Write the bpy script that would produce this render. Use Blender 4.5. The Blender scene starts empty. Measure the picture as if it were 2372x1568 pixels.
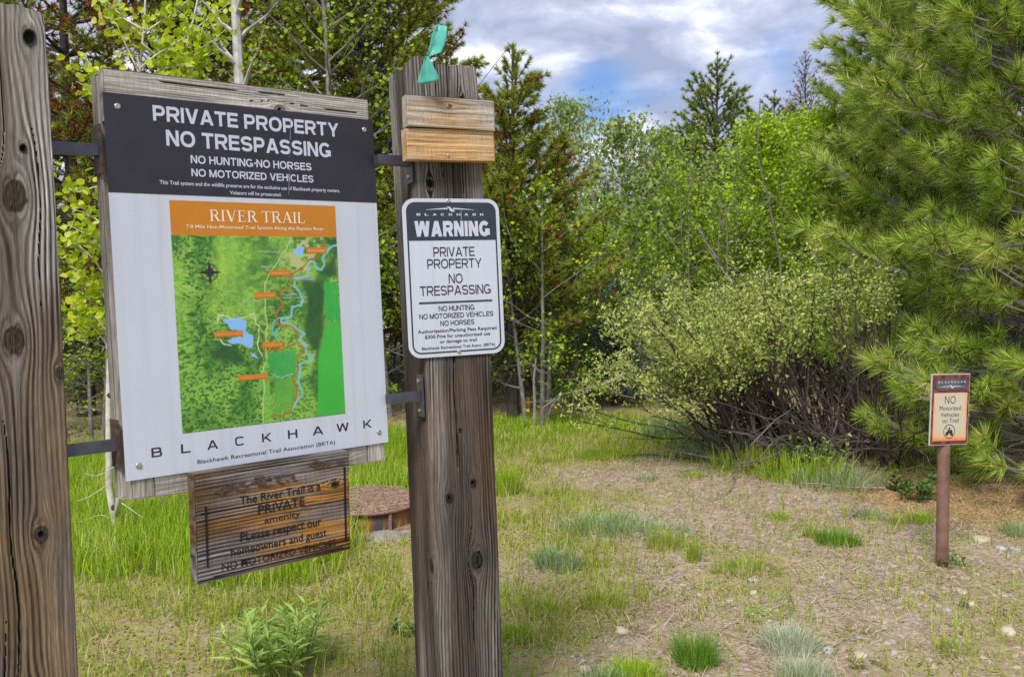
import bpy, math
import numpy as np

SC = bpy.context.scene
COL = SC.collection
R = math.radians

# ------------------------------------------------------------------ camera
EYE = 1.6
FPX, CX, CY = 2150.0, 1186.0, 784.0          # focal length and centre in units of a 2372 px wide frame
PITCH = math.atan((784.0 - 595.0) / FPX)
ROLL = R(0.6)
FWD = np.array([0, math.cos(PITCH), -math.sin(PITCH)])
_r0 = np.array([1.0, 0, 0])
_u0 = np.cross(_r0, FWD)
RGT = _r0 * math.cos(ROLL) - _u0 * math.sin(ROLL)
UPV = _r0 * math.sin(ROLL) + _u0 * math.cos(ROLL)
cam = bpy.data.cameras.new('camera')
camo = bpy.data.objects.new('camera', cam)
COL.objects.link(camo)
cam.sensor_width = 36.0
cam.lens = 36.0 * FPX / 2372.0
cam.clip_start, cam.clip_end = 0.1, 2000
cam.dof.use_dof = True
cam.dof.focus_distance = 2.65
cam.dof.aperture_fstop = 10.0
from mathutils import Matrix, Vector
_m = Matrix.Identity(4)
for i in range(3):
    _m[i][0], _m[i][1], _m[i][2] = RGT[i], UPV[i], -FWD[i]
_m[2][3] = EYE
camo.matrix_world = _m
SC.camera = camo

# ------------------------------------------------------------------ sky and sun
SUN_EL, SUN_AZ = R(52), R(200)      # azimuth clockwise from +Y: behind the camera, a little to the left
world = bpy.data.worlds.new('World')
SC.world = world
world.use_nodes = True
nt = world.node_tree
for n in list(nt.nodes):
    nt.nodes.remove(n)


def N(tree, typ, **kw):
    n = tree.nodes.new(typ)
    for k, v in kw.items():
        setattr(n, k, v)
    return n


def sky_nodes():
    L = nt.links.new
    out = N(nt, 'ShaderNodeOutputWorld')
    bg = N(nt, 'ShaderNodeBackground')
    bg.inputs[1].default_value = 0.1
    L(bg.outputs[0], out.inputs[0])
    sky = N(nt, 'ShaderNodeTexSky', sky_type='NISHITA')
    sky.sun_disc = False
    sky.sun_elevation = SUN_EL
    sky.sun_rotation = SUN_AZ
    sky.altitude = 1500
    tc = N(nt, 'ShaderNodeTexCoord')
    mp = N(nt, 'ShaderNodeMapping')
    mp.inputs['Scale'].default_value = (1.0, 1.0, 2.3)
    mp.inputs['Location'].default_value = (3.1, 1.7, 0.35)
    L(tc.outputs['Generated'], mp.inputs[0])
    n1 = N(nt, 'ShaderNodeTexNoise')
    n1.inputs['Scale'].default_value = 3.2
    n1.inputs['Detail'].default_value = 8
    n1.inputs['Roughness'].default_value = 0.55
    n1.inputs['Distortion'].default_value = 0.6
    L(mp.outputs[0], n1.inputs[0])
    n2 = N(nt, 'ShaderNodeTexNoise')
    n2.inputs['Scale'].default_value = 7.5
    n2.inputs['Detail'].default_value = 7
    n2.inputs['Roughness'].default_value = 0.56
    n2.inputs['Distortion'].default_value = 0.3
    mp2 = N(nt, 'ShaderNodeMapping')
    mp2.inputs['Scale'].default_value = (1.0, 1.0, 2.0)
    mp2.inputs['Location'].default_value = (-1.3, 4.0, 2.2)
    L(tc.outputs['Generated'], mp2.inputs[0])
    L(mp2.outputs[0], n2.inputs[0])
    # the blue gap in the cloud deck, a direction in the sky
    cov = n1.outputs['Fac']
    for (dx, dz, rad, amt) in ((0.085, 0.180, 0.075, 0.20), (0.31, 0.235, 0.10, 0.10)):
        d = N(nt, 'ShaderNodeVectorMath', operation='DISTANCE')
        d.inputs[1].default_value = Vector((dx, 1.0, dz)).normalized()
        sc = N(nt, 'ShaderNodeVectorMath', operation='MULTIPLY')
        sc.inputs[1].default_value = (1.0, 1.0, 1.0)
        L(tc.outputs['Generated'], sc.inputs[0])
        L(sc.outputs[0], d.inputs[0])
        mr = N(nt, 'ShaderNodeMapRange')
        mr.interpolation_type = 'SMOOTHSTEP'
        mr.inputs['From Min'].default_value = 0.0
        mr.inputs['From Max'].default_value = rad
        mr.inputs['To Min'].default_value = amt
        mr.inputs['To Max'].default_value = 0.0
        L(d.outputs['Value'], mr.inputs['Value'])
        sb = N(nt, 'ShaderNodeMath', operation='SUBTRACT')
        L(cov, sb.inputs[0])
        L(mr.outputs[0], sb.inputs[1])
        cov = sb.outputs[0]
    r1 = N(nt, 'ShaderNodeMapRange')
    r1.interpolation_type = 'SMOOTHSTEP'
    r1.inputs['From Min'].default_value = 0.26
    r1.inputs['From Max'].default_value = 0.47
    L(cov, r1.inputs['Value'])
    ramp = N(nt, 'ShaderNodeValToRGB')
    e = ramp.color_ramp.elements
    e[0].position, e[0].color = 0.40, (2.9, 3.4, 4.8, 1)
    e[1].position, e[1].color = 0.62, (8.0, 8.2, 9.0, 1)
    m = ramp.color_ramp.elements.new(0.52)
    m.color = (4.6, 5.0, 6.4, 1)
    L(n2.outputs['Fac'], ramp.inputs[0])
    blue = N(nt, 'ShaderNodeMix', data_type='RGBA')
    blue.inputs[0].default_value = 0.6
    L(sky.outputs[0], blue.inputs[6])
    blue.inputs[7].default_value = (0.9, 2.2, 5.6, 1)
    mx = N(nt, 'ShaderNodeMix', data_type='RGBA')
    L(r1.outputs[0], mx.inputs[0])
    L(blue.outputs[2], mx.inputs[6])
    L(ramp.outputs[0], mx.inputs[7])
    L(mx.outputs[2], bg.inputs[0])


sky_nodes()
sun = bpy.data.lights.new('sun', 'SUN')
sun.energy = 3.0
sun.angle = R(20)
sun.color = (1.0, 0.95, 0.87)
suno = bpy.data.objects.new('sun', sun)
COL.objects.link(suno)
_sd = Vector((math.sin(SUN_AZ) * math.cos(SUN_EL), math.cos(SUN_AZ) * math.cos(SUN_EL), math.sin(SUN_EL)))
suno.rotation_euler = _sd.to_track_quat('Z', 'Y').to_euler()
SC.view_settings.view_transform = 'Standard'
SC.view_settings.look = 'None'
SC.view_settings.exposure = 0.52
SC.view_settings.gamma = 1.0
SC.cycles.use_denoising = False
SC.cycles.max_bounces = 7
SC.cycles.diffuse_bounces = 4
SC.cycles.transmission_bounces = 5
SC.cycles.sample_clamp_indirect = 6.0


# ------------------------------------------------------------------ helpers
def ray(x, y):
    return FWD + RGT * (x - CX) / FPX - UPV * (y - CY) / FPX


def G(x, y, z=0.0):                     # where the line of sight through a frame point meets the ground
    r = ray(x, y)
    t = (z - EYE) / r[2]
    return np.array([r[0] * t, r[1] * t, z])


def XY(x, Y):                           # ground point straight below frame column x at distance Y
    r = ray(x, 620)
    return np.array([r[0] / r[1] * Y, Y, 0.0])


def TOPZ(y, Y):                         # height of something seen at frame row y, Y metres off
    r = ray(CX, y)
    return EYE + r[2] / r[1] * Y


def vnoise(x, y, seed=0):
    x = np.asarray(x, float)
    y = np.asarray(y, float)
    xi = np.floor(x).astype(np.int64)
    yi = np.floor(y).astype(np.int64)
    fx, fy = x - xi, y - yi
    fx = fx * fx * (3 - 2 * fx)
    fy = fy * fy * (3 - 2 * fy)

    def h(a, b):
        n = (a * 374761393 + b * 668265263 + seed * 974634777) & 0x7fffffff
        n = ((n ^ (n >> 13)) * 1274126177) & 0x7fffffff
        n = n ^ (n >> 16)
        return (n & 0xffff) / 65535.0
    a, b, c, d = h(xi, yi), h(xi + 1, yi), h(xi, yi + 1), h(xi + 1, yi + 1)
    return (a * (1 - fx) + b * fx) * (1 - fy) + (c * (1 - fx) + d * fx) * fy


def fbm(x, y, seed=0, o=4):
    s, a, t = 0, 0.5, 0
    for i in range(o):
        s = s + a * vnoise(x * 2 ** i, y * 2 ** i, seed + i * 17)
        t += a
        a *= 0.5
    return s / t


def sstep(a, b, x):
    t = np.clip((x - a) / (b - a), 0, 1)
    return t * t * (3 - 2 * t)


def tag(o, label=None, cat=None, group=None, kind=None):
    for k, v in (('label', label), ('category', cat), ('group', group), ('kind', kind)):
        if v:
            o[k] = v
    return o


def empty(name, loc=(0, 0, 0), mat3=None, label=None, cat=None, group=None):
    o = bpy.data.objects.new(name, None)
    COL.objects.link(o)
    o.empty_display_size = 0.1
    if mat3 is None:
        o.location = [float(v) for v in loc]
    else:
        m = Matrix.Identity(4)
        for i in range(3):
            for j in range(3):
                m[i][j] = float(mat3[i][j])
            m[i][3] = float(loc[i])
        o.matrix_world = m
    return tag(o, label, cat, group)


def mesh(name, V, faces, mat, parent=None, smooth=False, col=None, mats=None, fmat=None):
    """faces: list of (n,k) int arrays; one mesh object."""
    V = np.ascontiguousarray(V, dtype=np.float32)
    me = bpy.data.meshes.new(name)
    faces = [np.asarray(f, dtype=np.int32) for f in faces if len(f)]
    loops = np.concatenate([f.ravel() for f in faces])
    tot = np.concatenate([np.full(len(f), f.shape[1], np.int32) for f in faces])
    start = np.concatenate([[0], np.cumsum(tot)[:-1]]).astype(np.int32)
    me.vertices.add(len(V))
    me.vertices.foreach_set('co', V.ravel())
    me.loops.add(len(loops))
    me.loops.foreach_set('vertex_index', loops)
    me.polygons.add(len(tot))
    me.polygons.foreach_set('loop_start', start)
    me.polygons.foreach_set('loop_total', tot)
    me.polygons.foreach_set('use_smooth', np.full(len(tot), bool(smooth)))
    if fmat is not None:
        me.polygons.foreach_set('material_index', np.asarray(fmat, np.int32))
    me.update(calc_edges=True)
    for m in (mats or [mat]):
        me.materials.append(m)
    if col is not None:
        c = np.ones((len(V), 4), np.float32)
        c[:, :3] = col
        a = me.color_attributes.new('col', 'FLOAT_COLOR', 'POINT')
        a.data.foreach_set('color', c.ravel())
    o = bpy.data.objects.new(name, me)
    COL.objects.link(o)
    if parent is not None:
        o.parent = parent
    return o


class MB:                                # collects vertices and faces of one mesh
    def __init__(s):
        s.v, s.q, s.t, s.n = [], [], [], 0

    def add(s, V, q=None, t=None):
        V = np.asarray(V, float).reshape(-1, 3)
        if q is not None and len(q):
            s.q.append(np.asarray(q, int) + s.n)
        if t is not None and len(t):
            s.t.append(np.asarray(t, int) + s.n)
        s.v.append(V)
        s.n += len(V)
        return s

    def box(s, x0, x1, y0, y1, z0, z1):
        V = [(x, y, z) for z in (z0, z1) for y in (y0, y1) for x in (x0, x1)]
        return s.add(V, q=[(0, 1, 5, 4), (1, 3, 7, 5), (3, 2, 6, 7), (2, 0, 4, 6), (4, 5, 7, 6), (0, 2, 3, 1)])

    def tube(s, pts, rad, k=6, cap=True):
        pts = np.asarray(pts, float)
        n = len(pts)
        rad = np.broadcast_to(np.asarray(rad, float), (n,))
        T = np.gradient(pts, axis=0)
        T /= np.linalg.norm(T, axis=1, keepdims=True) + 1e-12
        ref = np.array([0.31, 0.52, 0.79]) if abs(T[0] @ np.array([0.31, 0.52, 0.79])) < 0.9 else np.array([1.0, 0, 0])
        A = np.cross(T, ref)
        A /= np.linalg.norm(A, axis=1, keepdims=True) + 1e-12
        B = np.cross(T, A)
        th = np.arange(k) / k * 2 * np.pi
        V = pts[:, None] + rad[:, None, None] * (A[:, None] * np.cos(th)[None, :, None] + B[:, None] * np.sin(th)[None, :, None])
        i = np.arange(n - 1)[:, None] * k
        j = np.arange(k)[None]
        q = np.stack([i + j, i + (j + 1) % k, i + k + (j + 1) % k, i + k + j], -1).reshape(-1, 4)
        V = V.reshape(-1, 3)
        t = None
        if cap:
            V = np.vstack([V, pts[-1] + T[-1] * rad[-1] * 0.3, pts[0]])
            e = (n - 1) * k
            t = [(e + a, e + (a + 1) % k, n * k) for a in range(k)] + [((a + 1) % k, a, n * k + 1) for a in range(k)]
        return s.add(V, q=q, t=t)

    def prism(s, P, y0, y1):             # polygon P in x,z extruded from y0 (front) to y1; convex or star-shaped
        P = np.asarray(P, float)
        n = len(P)
        c = P.mean(0)
        V = np.vstack([np.c_[P[:, 0], np.full(n, y0), P[:, 1]], np.c_[P[:, 0], np.full(n, y1), P[:, 1]], [(c[0], y0, c[1]), (c[0], y1, c[1])]])
        q = [(a, (a + 1) % n, n + (a + 1) % n, n + a) for a in range(n)]
        t = [((a + 1) % n, a, 2 * n) for a in range(n)] + [(n + a, n + (a + 1) % n, 2 * n + 1) for a in range(n)]
        return s.add(V, q=q, t=t)

    def build(s, name, mat, parent=None, smooth=False):
        f = []
        if s.q:
            f.append(np.concatenate(s.q))
        if s.t:
            f.append(np.concatenate(s.t))
        return mesh(name, np.vstack(s.v), f, mat, parent, smooth)

    def arrays(s):
        return np.vstack(s.v), (np.concatenate(s.q) if s.q else np.zeros((0, 4), int)), (np.concatenate(s.t) if s.t else np.zeros((0, 3), int))


# ------------------------------------------------------------------ materials
def newmat(name):
    m = bpy.data.materials.new(name)
    m.use_nodes = True
    t = m.node_tree
    p = t.nodes['Principled BSDF']
    return m, t, p


def plain(name, c, rough=0.6, metal=0.0, var=0.12, scale=30.0, spec=0.4, bump=0.0):
    m, t, p = newmat(name)
    n = N(t, 'ShaderNodeTexNoise')
    n.inputs['Scale'].default_value = scale
    n.inputs['Detail'].default_value = 6
    tc = N(t, 'ShaderNodeTexCoord')
    t.links.new(tc.outputs['Object'], n.inputs[0])
    r = N(t, 'ShaderNodeValToRGB')
    r.color_ramp.elements[0].position = 0.3
    r.color_ramp.elements[1].position = 0.7
    r.color_ramp.elements[0].color = (*[v * (1 - var) for v in c], 1)
    r.color_ramp.elements[1].color = (*[min(1, v * (1 + var)) for v in c], 1)
    t.links.new(n.outputs['Fac'], r.inputs[0])
    t.links.new(r.outputs[0], p.inputs['Base Color'])
    p.inputs['Roughness'].default_value = rough
    p.inputs['Metallic'].default_value = metal
    p.inputs['Specular IOR Level'].default_value = spec
    if bump:
        b = N(t, 'ShaderNodeBump')
        b.inputs['Strength'].default_value = bump
        b.inputs['Distance'].default_value = 0.004
        t.links.new(n.outputs['Fac'], b.inputs['Height'])
        t.links.new(b.outputs[0], p.inputs['Normal'])
    return m


def attr_mat(name, rough=0.8, spec=0.2, fine=0.25, scale=(700, 700, 30)):
    m, t, p = newmat(name)
    a = N(t, 'ShaderNodeAttribute')
    a.attribute_name = 'col'
    tc = N(t, 'ShaderNodeTexCoord')
    mp = N(t, 'ShaderNodeMapping')
    mp.inputs['Scale'].default_value = scale
    n = N(t, 'ShaderNodeTexNoise')
    n.inputs['Scale'].default_value = 1.0
    n.inputs['Detail'].default_value = 3
    t.links.new(tc.outputs['Object'], mp.inputs[0])
    t.links.new(mp.outputs[0], n.inputs[0])
    mr = N(t, 'ShaderNodeMapRange')
    mr.inputs['From Min'].default_value = 0.3
    mr.inputs['From Max'].default_value = 0.7
    mr.inputs['To Min'].default_value = 1 - fine
    mr.inputs['To Max'].default_value = 1 + fine
    t.links.new(n.outputs['Fac'], mr.inputs['Value'])
    mx = N(t, 'ShaderNodeVectorMath', operation='SCALE')
    t.links.new(a.outputs['Color'], mx.inputs[0])
    t.links.new(mr.outputs[0], mx.inputs['Scale'])
    t.links.new(mx.outputs[0], p.inputs['Base Color'])
    p.inputs['Roughness'].default_value = rough
    p.inputs['Specular IOR Level'].default_value = spec
    return m


def leafmat(name, c1, c2, c3=None, trans=0.35, rough=0.55, nscale=1.6):
    m, t, p = newmat(name)
    g = N(t, 'ShaderNodeNewGeometry')
    tc = N(t, 'ShaderNodeTexCoord')
    n = N(t, 'ShaderNodeTexNoise')
    n.inputs['Scale'].default_value = nscale
    n.inputs['Detail'].default_value = 2
    t.links.new(tc.outputs['Object'], n.inputs[0])
    ad = N(t, 'ShaderNodeMath', operation='MULTIPLY_ADD')
    t.links.new(n.outputs['Fac'], ad.inputs[0])
    ad.inputs[1].default_value = 1.1
    ad.inputs[2].default_value = -0.55
    a2 = N(t, 'ShaderNodeMath', operation='ADD')
    t.links.new(ad.outputs[0], a2.inputs[0])
    t.links.new(g.outputs['Random Per Island'], a2.inputs[1])
    r = N(t, 'ShaderNodeValToRGB')
    r.color_ramp.elements[0].position = 0.15
    r.color_ramp.elements[1].position = 0.8
    r.color_ramp.elements[0].color = (*c1, 1)
    r.color_ramp.elements[1].color = (*c2, 1)
    if c3:
        e = r.color_ramp.elements.new(0.93)
        e.color = (*c3, 1)
    t.links.new(a2.outputs[0], r.inputs[0])
    t.links.new(r.outputs[0], p.inputs['Base Color'])
    p.inputs['Roughness'].default_value = rough
    p.inputs['Specular IOR Level'].default_value = 0.3
    tr = N(t, 'ShaderNodeBsdfTranslucent')
    t.links.new(r.outputs[0], tr.inputs[0])
    ms = N(t, 'ShaderNodeMixShader')
    ms.inputs[0].default_value = trans
    t.links.new(p.outputs[0], ms.inputs[1])
    t.links.new(tr.outputs[0], ms.inputs[2])
    t.links.new(ms.outputs[0], t.nodes['Material Output'].inputs[0])
    return m


M = {}
M['wood'] = attr_mat('weathered_wood', 0.85, 0.15)
M['print'] = attr_mat('printed_map', 0.45, 0.35, 0.06, (400, 400, 400))
def weathered_white():
    m, t, p = newmat('white_print')
    tc_ = N(t, 'ShaderNodeTexCoord')
    last = None
    for sc_, lo, hi, amt in (((38, 38, 1.1), .50, .72, .16), ((7, 7, 5), .45, .75, .10), ((160, 160, 160), .60, .75, .10)):
        mp_ = N(t, 'ShaderNodeMapping')
        mp_.inputs['Scale'].default_value = sc_
        n_ = N(t, 'ShaderNodeTexNoise')
        n_.inputs['Scale'].default_value = 1.0
        n_.inputs['Detail'].default_value = 5
        r_ = N(t, 'ShaderNodeMapRange')
        r_.inputs['From Min'].default_value = lo
        r_.inputs['From Max'].default_value = hi
        r_.inputs['To Max'].default_value = amt
        t.links.new(tc_.outputs['Object'], mp_.inputs[0])
        t.links.new(mp_.outputs[0], n_.inputs[0])
        t.links.new(n_.outputs['Fac'], r_.inputs['Value'])
        mx_ = N(t, 'ShaderNodeMix', data_type='RGBA')
        if last is None:
            mx_.inputs[6].default_value = (.505, .55, .635, 1)
        else:
            t.links.new(last, mx_.inputs[6])
        mx_.inputs[7].default_value = (.26, .24, .20, 1)
        t.links.new(r_.outputs[0], mx_.inputs[0])
        last = mx_.outputs[2]
    t.links.new(last, p.inputs['Base Color'])
    p.inputs['Roughness'].default_value = .4
    p.inputs['Specular IOR Level'].default_value = .4
    return m


M['white'] = weathered_white()
M['band'] = plain('charcoal_print', (0.022, 0.021, 0.031), 0.5, var=0.2, scale=12)
M['orange'] = plain('orange_print', (0.50, 0.185, 0.010), 0.42, var=0.06, scale=10)
M['label'] = plain('label_orange', (0.56, 0.17, 0.010), 0.45, var=0.05)
M['letter_white'] = plain('white_letters', (0.50, 0.53, 0.63), 0.4, var=0.05, scale=60)
M['letter_cream'] = plain('cream_letters', (0.78, 0.70, 0.56), 0.4, var=0.05, scale=60)
M['letter_tan'] = plain('tan_letters', (0.78, 0.58, 0.38), 0.5, var=0.1, scale=60)
M['letter_black'] = plain('black_letters', (0.022, 0.022, 0.026), 0.45, var=0.1, scale=60)
M['slate'] = plain('slate_print', (0.028, 0.036, 0.05), 0.4, var=0.12, scale=30)
M['scratch'] = plain('scratch', (0.22, 0.22, 0.24), 0.6, var=0.6, scale=220)
M['steel'] = plain('dark_steel', (0.085, 0.088, 0.115), 0.42, 0.55, 0.2, 40)
M['rust_steel'] = plain('rusty_steel', (0.09, 0.06, 0.05), 0.7, 0.3, 0.5, 60)
M['screw'] = plain('screw_zinc', (0.42, 0.40, 0.34), 0.4, 0.7, 0.3, 300)
M['edge'] = plain('panel_edge', (0.5, 0.5, 0.5), 0.5)
M['teal'] = leafmat('teal_tape', (0.10, 0.50, 0.40), (0.16, 0.62, 0.52), trans=0.35, rough=0.3, nscale=9)
M['wire'] = plain('dark_wire', (0.03, 0.03, 0.03), 0.5, 0.3)


# ------------------------------------------------------------------ lettering
def ribbon(P, w, closed=False):
    P = np.asarray(P, float)
    n = len(P)
    if closed:
        Tn = np.roll(P, -1, 0) - P
        Tp = P - np.roll(P, 1, 0)
    else:
        d = np.diff(P, axis=0)
        Tn = np.vstack([d, d[-1]])
        Tp = np.vstack([d[0], d])
    Tn = Tn / np.linalg.norm(Tn, axis=1, keepdims=True)
    Tp = Tp / np.linalg.norm(Tp, axis=1, keepdims=True)
    nn, npv = np.c_[-Tn[:, 1], Tn[:, 0]], np.c_[-Tp[:, 1], Tp[:, 0]]
    m = nn + npv
    m /= np.linalg.norm(m, axis=1, keepdims=True)
    s = (w / 2) / np.clip((m * nn).sum(1), 0.35, 1)
    Lf, Rt = P + m * s[:, None], P - m * s[:, None]
    k = n if closed else n - 1
    return [(Lf[i], Rt[i], Rt[(i + 1) % n], Lf[(i + 1) % n]) for i in range(k)]


def arc(cx, cy, rx, ry, a0, a1, n=14, p=1.0):
    t = np.radians(np.linspace(a0, a1, n))
    c, s = np.cos(t), np.sin(t)
    return np.c_[cx + rx * np.sign(c) * abs(c) ** p, cy + ry * np.sign(s) * abs(s) ** p]


GW = dict(P=.8, R=.86, I=.2, V=.9, A=.94, T=.8, E=.76, O=.98, Y=.9, N=.83, S=.82, G=.93, H=.82, U=.82, M=1.0, Z=.78, D=.86, C=.92, L=.72, W=1.28, B=.83, K=.88)


def glyph(ch, w, p=0.9):
    """A capital as a list of strokes, each a list of quads; cap height 1."""
    W = GW.get(ch, .8) if ch != 'I' else w
    h = w / 2
    q = w * 1.1
    v = lambda x: ribbon([(x, 0), (x, 1)], w)
    para = lambda x0, y0, x1, y1, ww: [[(np.array([x0, y0]), np.array([x0 + ww, y0]), np.array([x1 + ww, y1]), np.array([x1, y1]))]]
    S = []
    if ch == 'I':
        S = [v(h)]
    elif ch == 'L':
        S = [ribbon([(h, 1), (h, h), (W, h)], w)]
    elif ch == 'E':
        S = [ribbon([(W, 1 - h), (h, 1 - h), (h, h), (W, h)], w), ribbon([(h, .52), (W - .05, .52)], w * .95)]
    elif ch == 'T':
        S = [ribbon([(0, 1 - h), (W, 1 - h)], w), v(W / 2)]
    elif ch == 'H':
        S = [v(h), v(W - h), ribbon([(h, .53), (W - h, .53)], w)]
    elif ch == 'N':
        S = [v(h), v(W - h)] + para(0, 1, W - q, 0, q)
    elif ch == 'M':
        S = [v(h), v(W - h)] + para(0, 1, W / 2 - q * .5, 0, q) + para(W - q, 1, W / 2 - q * .5, 0, q)
    elif ch == 'V':
        S = para(0, 1, W / 2 - q * .55, 0, q) + para(W - q, 1, W / 2 - q * .45, 0, q)
    elif ch == 'W':
        S = para(0, 1, W * .25 - q * .5, 0, q) + para(W * .5 - q * .5, 1, W * .25 - q * .5, 0, q) + para(W * .5 - q * .5, 1, W * .75 - q * .5, 0, q) + para(W - q, 1, W * .75 - q * .5, 0, q)
    elif ch == 'A':
        S = para(W / 2 - q * .55, 1, 0, 0, q) + para(W / 2 - q * .45, 1, W - q, 0, q) + [ribbon([(W * .2, .29), (W * .8, .29)], w * .9)]
    elif ch == 'Y':
        S = [ribbon([(W / 2, 0), (W / 2, .46)], w)] + para(0, 1, W / 2 - q * .5, .4, q) + para(W - q, 1, W / 2 - q * .5, .4, q)
    elif ch == 'K':
        S = [v(h)] + para(W - q * 1.2, 1, w * .7, .36, q * 1.15) + para(w * 1.1, .62, W - q * 1.1, 0, q * 1.15)
    elif ch == 'Z':
        S = [ribbon([(.03, 1 - h), (W, 1 - h)], w), ribbon([(0, h), (W, h)], w)] + para(W - q * 1.2, 1 - w * .8, 0, w * .8, q * 1.2)
    elif ch == 'O':
        S = [ribbon(arc(W / 2, .5, W / 2 - h, .5 - h + .01, 0, 348, 30, p), w, True)]
    elif ch == 'C':
        S = [ribbon(arc(W / 2, .5, W / 2 - h, .5 - h + .01, 38, 322, 24, p), w)]
    elif ch == 'G':
        S = [ribbon(arc(W / 2, .5, W / 2 - h, .5 - h + .01, 38, 325, 24, p), w), ribbon([(W * .56, .5 - h), (W - h, .5 - h), (W - h, .08)], w)]
    elif ch == 'S':
        ry = (.5 - h) / 2
        a = arc(W / 2, 1 - h - ry, W / 2 - h, ry, 15, 262, 16, p)
        b = arc(W / 2, h + ry, W / 2 - h, ry, 82, -165, 16, p)
        S = [ribbon(np.vstack([a, b]), w)]
    elif ch in 'PR':
        cy, ry = (1 - h + .42 + (.03 if ch == 'R' else 0)) / 2, (1 - h - .42 - (.03 if ch == 'R' else 0)) / 2
        a = arc(W - h - ry * 1.05, cy, ry * 1.05, ry, 90, -90, 12, p)
        S = [v(h), ribbon(np.vstack([[(h, 1 - h)], a, [(h, cy - ry)]]), w)]
        if ch == 'R':
            S += para(W * .42, .45, W - q * 1.02, 0, q)
    elif ch == 'B':
        for (c0, c1, ww) in ((.51, 1 - h, W - .05), (h, .51, W)):
            ry = (c1 - c0) / 2
            a = arc(ww - h - ry * 1.05, (c0 + c1) / 2, ry * 1.05, ry, 90, -90, 10, p)
            S.append(ribbon(np.vstack([[(h, c1)], a, [(h, c0)]]), w))
        S.append(v(h))
    elif ch == 'D':
        a = arc(W - h - .4, .5, .4, .5 - h, 90, -90, 14, p)
        S = [v(h), ribbon(np.vstack([[(h, 1 - h)], a, [(h, h)]]), w)]
    elif ch == 'U':
        a = arc(W / 2, .36, W / 2 - h, .36 - h, 180, 360, 14, p)
        S = [ribbon(np.vstack([[(h, 1)], a, [(W - h, 1)]]), w)]
    return S, W


def serif(ch):
    """Roman capitals R I V E T A L: thick stems, thin strokes, bracketed feet."""
    k, t = .135, .055
    foot = lambda x, y, ww=.30: ribbon([(x - ww / 2, y), (x + ww / 2, y)], .045)
    v = lambda x: ribbon([(x, 0), (x, 1)], k)
    para = lambda x0, y0, x1, y1, ww: [(np.array([x0, y0]), np.array([x0 + ww, y0]), np.array([x1 + ww, y1]), np.array([x1, y1]))]
    b, u = .0225, .9775
    if ch == 'I':
        return [v(.18), foot(.18, b), foot(.18, u)], .36
    if ch == 'L':
        return [v(.2), foot(.2, u), ribbon([(.05, b), (.68, b)], .05), para(.62, 0, .68, .27, .04)], .74
    if ch == 'E':
        return [v(.2), ribbon([(.05, u), (.66, u)], .05), ribbon([(.05, b), (.7, b)], .05), ribbon([(.2, .52), (.52, .52)], .045),
                para(.62, 1, .65, .76, .03), para(.65, 0, .7, .25, .03), para(.5, .4, .5, .64, .035)], .78
    if ch == 'T':
        return [v(.4), foot(.4, b), ribbon([(.02, u), (.78, u)], .05), para(.02, 1, .02, .75, .035), para(.745, 1, .745, .75, .035)], .8
    if ch == 'A':
        return [para(.40, 1, .70, 0, .16), para(.42, 1, .12, 0, t), ribbon([(.24, .34), (.68, .34)], .045), foot(.13, b, .26), foot(.8, b, .28)], .94
    if ch == 'V':
        return [para(.10, 1, .42, 0, .16), para(.78, 1, .47, 0, t), foot(.15, u, .28), foot(.82, u, .24)], .94
    if ch == 'R':
        a = arc(.44, .74, .23, .23, 90, -90, 12)
        return [v(.2), foot(.2, b), foot(.2, u), ribbon(np.vstack([[(.1, .97)], a[:3], ]), .05), ribbon(a, .1), ribbon([(.2, .51), (.44, .51)], .05),
                para(.4, .52, .68, 0, .16), foot(.82, b, .2)], .9


def place_text(mb, text, x0, x1, z0, z1, y, w=0.2, gap=0.1, space=0.36, font=glyph, mid=False, tilt=0.0):
    """Capitals between x0..x1, baseline z0, cap line z1, on the plane y (front is -y)."""
    adv, items = 0.0, []
    for ch in text:
        if ch == ' ':
            adv += space
            continue
        if ch == '*':
            r = .13
            cs = [np.array([r + r * math.cos(a_), .5 + r * math.sin(a_)]) for a_ in np.arange(8) * math.pi / 4]
            items.append((adv + .06, [[(cs[0], cs[1], cs[2], cs[3]), (cs[0], cs[3], cs[4], cs[7]), (cs[4], cs[5], cs[6], cs[7])]]))
            adv += .12 + 2 * r
            continue
        S, W = font(ch, w) if font is glyph else font(ch)
        items.append((adv, S))
        adv += W + gap
    adv -= gap
    sx, sz = (x1 - x0) / adv, z1 - z0
    for a, S in items:
        for i, st in enumerate(S):
            V, Q = [], []
            for qd in st:
                n = len(V)
                for p in qd:
                    fx = (a + p[0]) * sx
                    V.append((x0 + fx, y - 0.00006 * i, z0 + p[1] * sz + tilt * fx))
                Q.append((n, n + 1, n + 2, n + 3))
            mb.add(V, q=Q)
    return mb


DG = None


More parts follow.
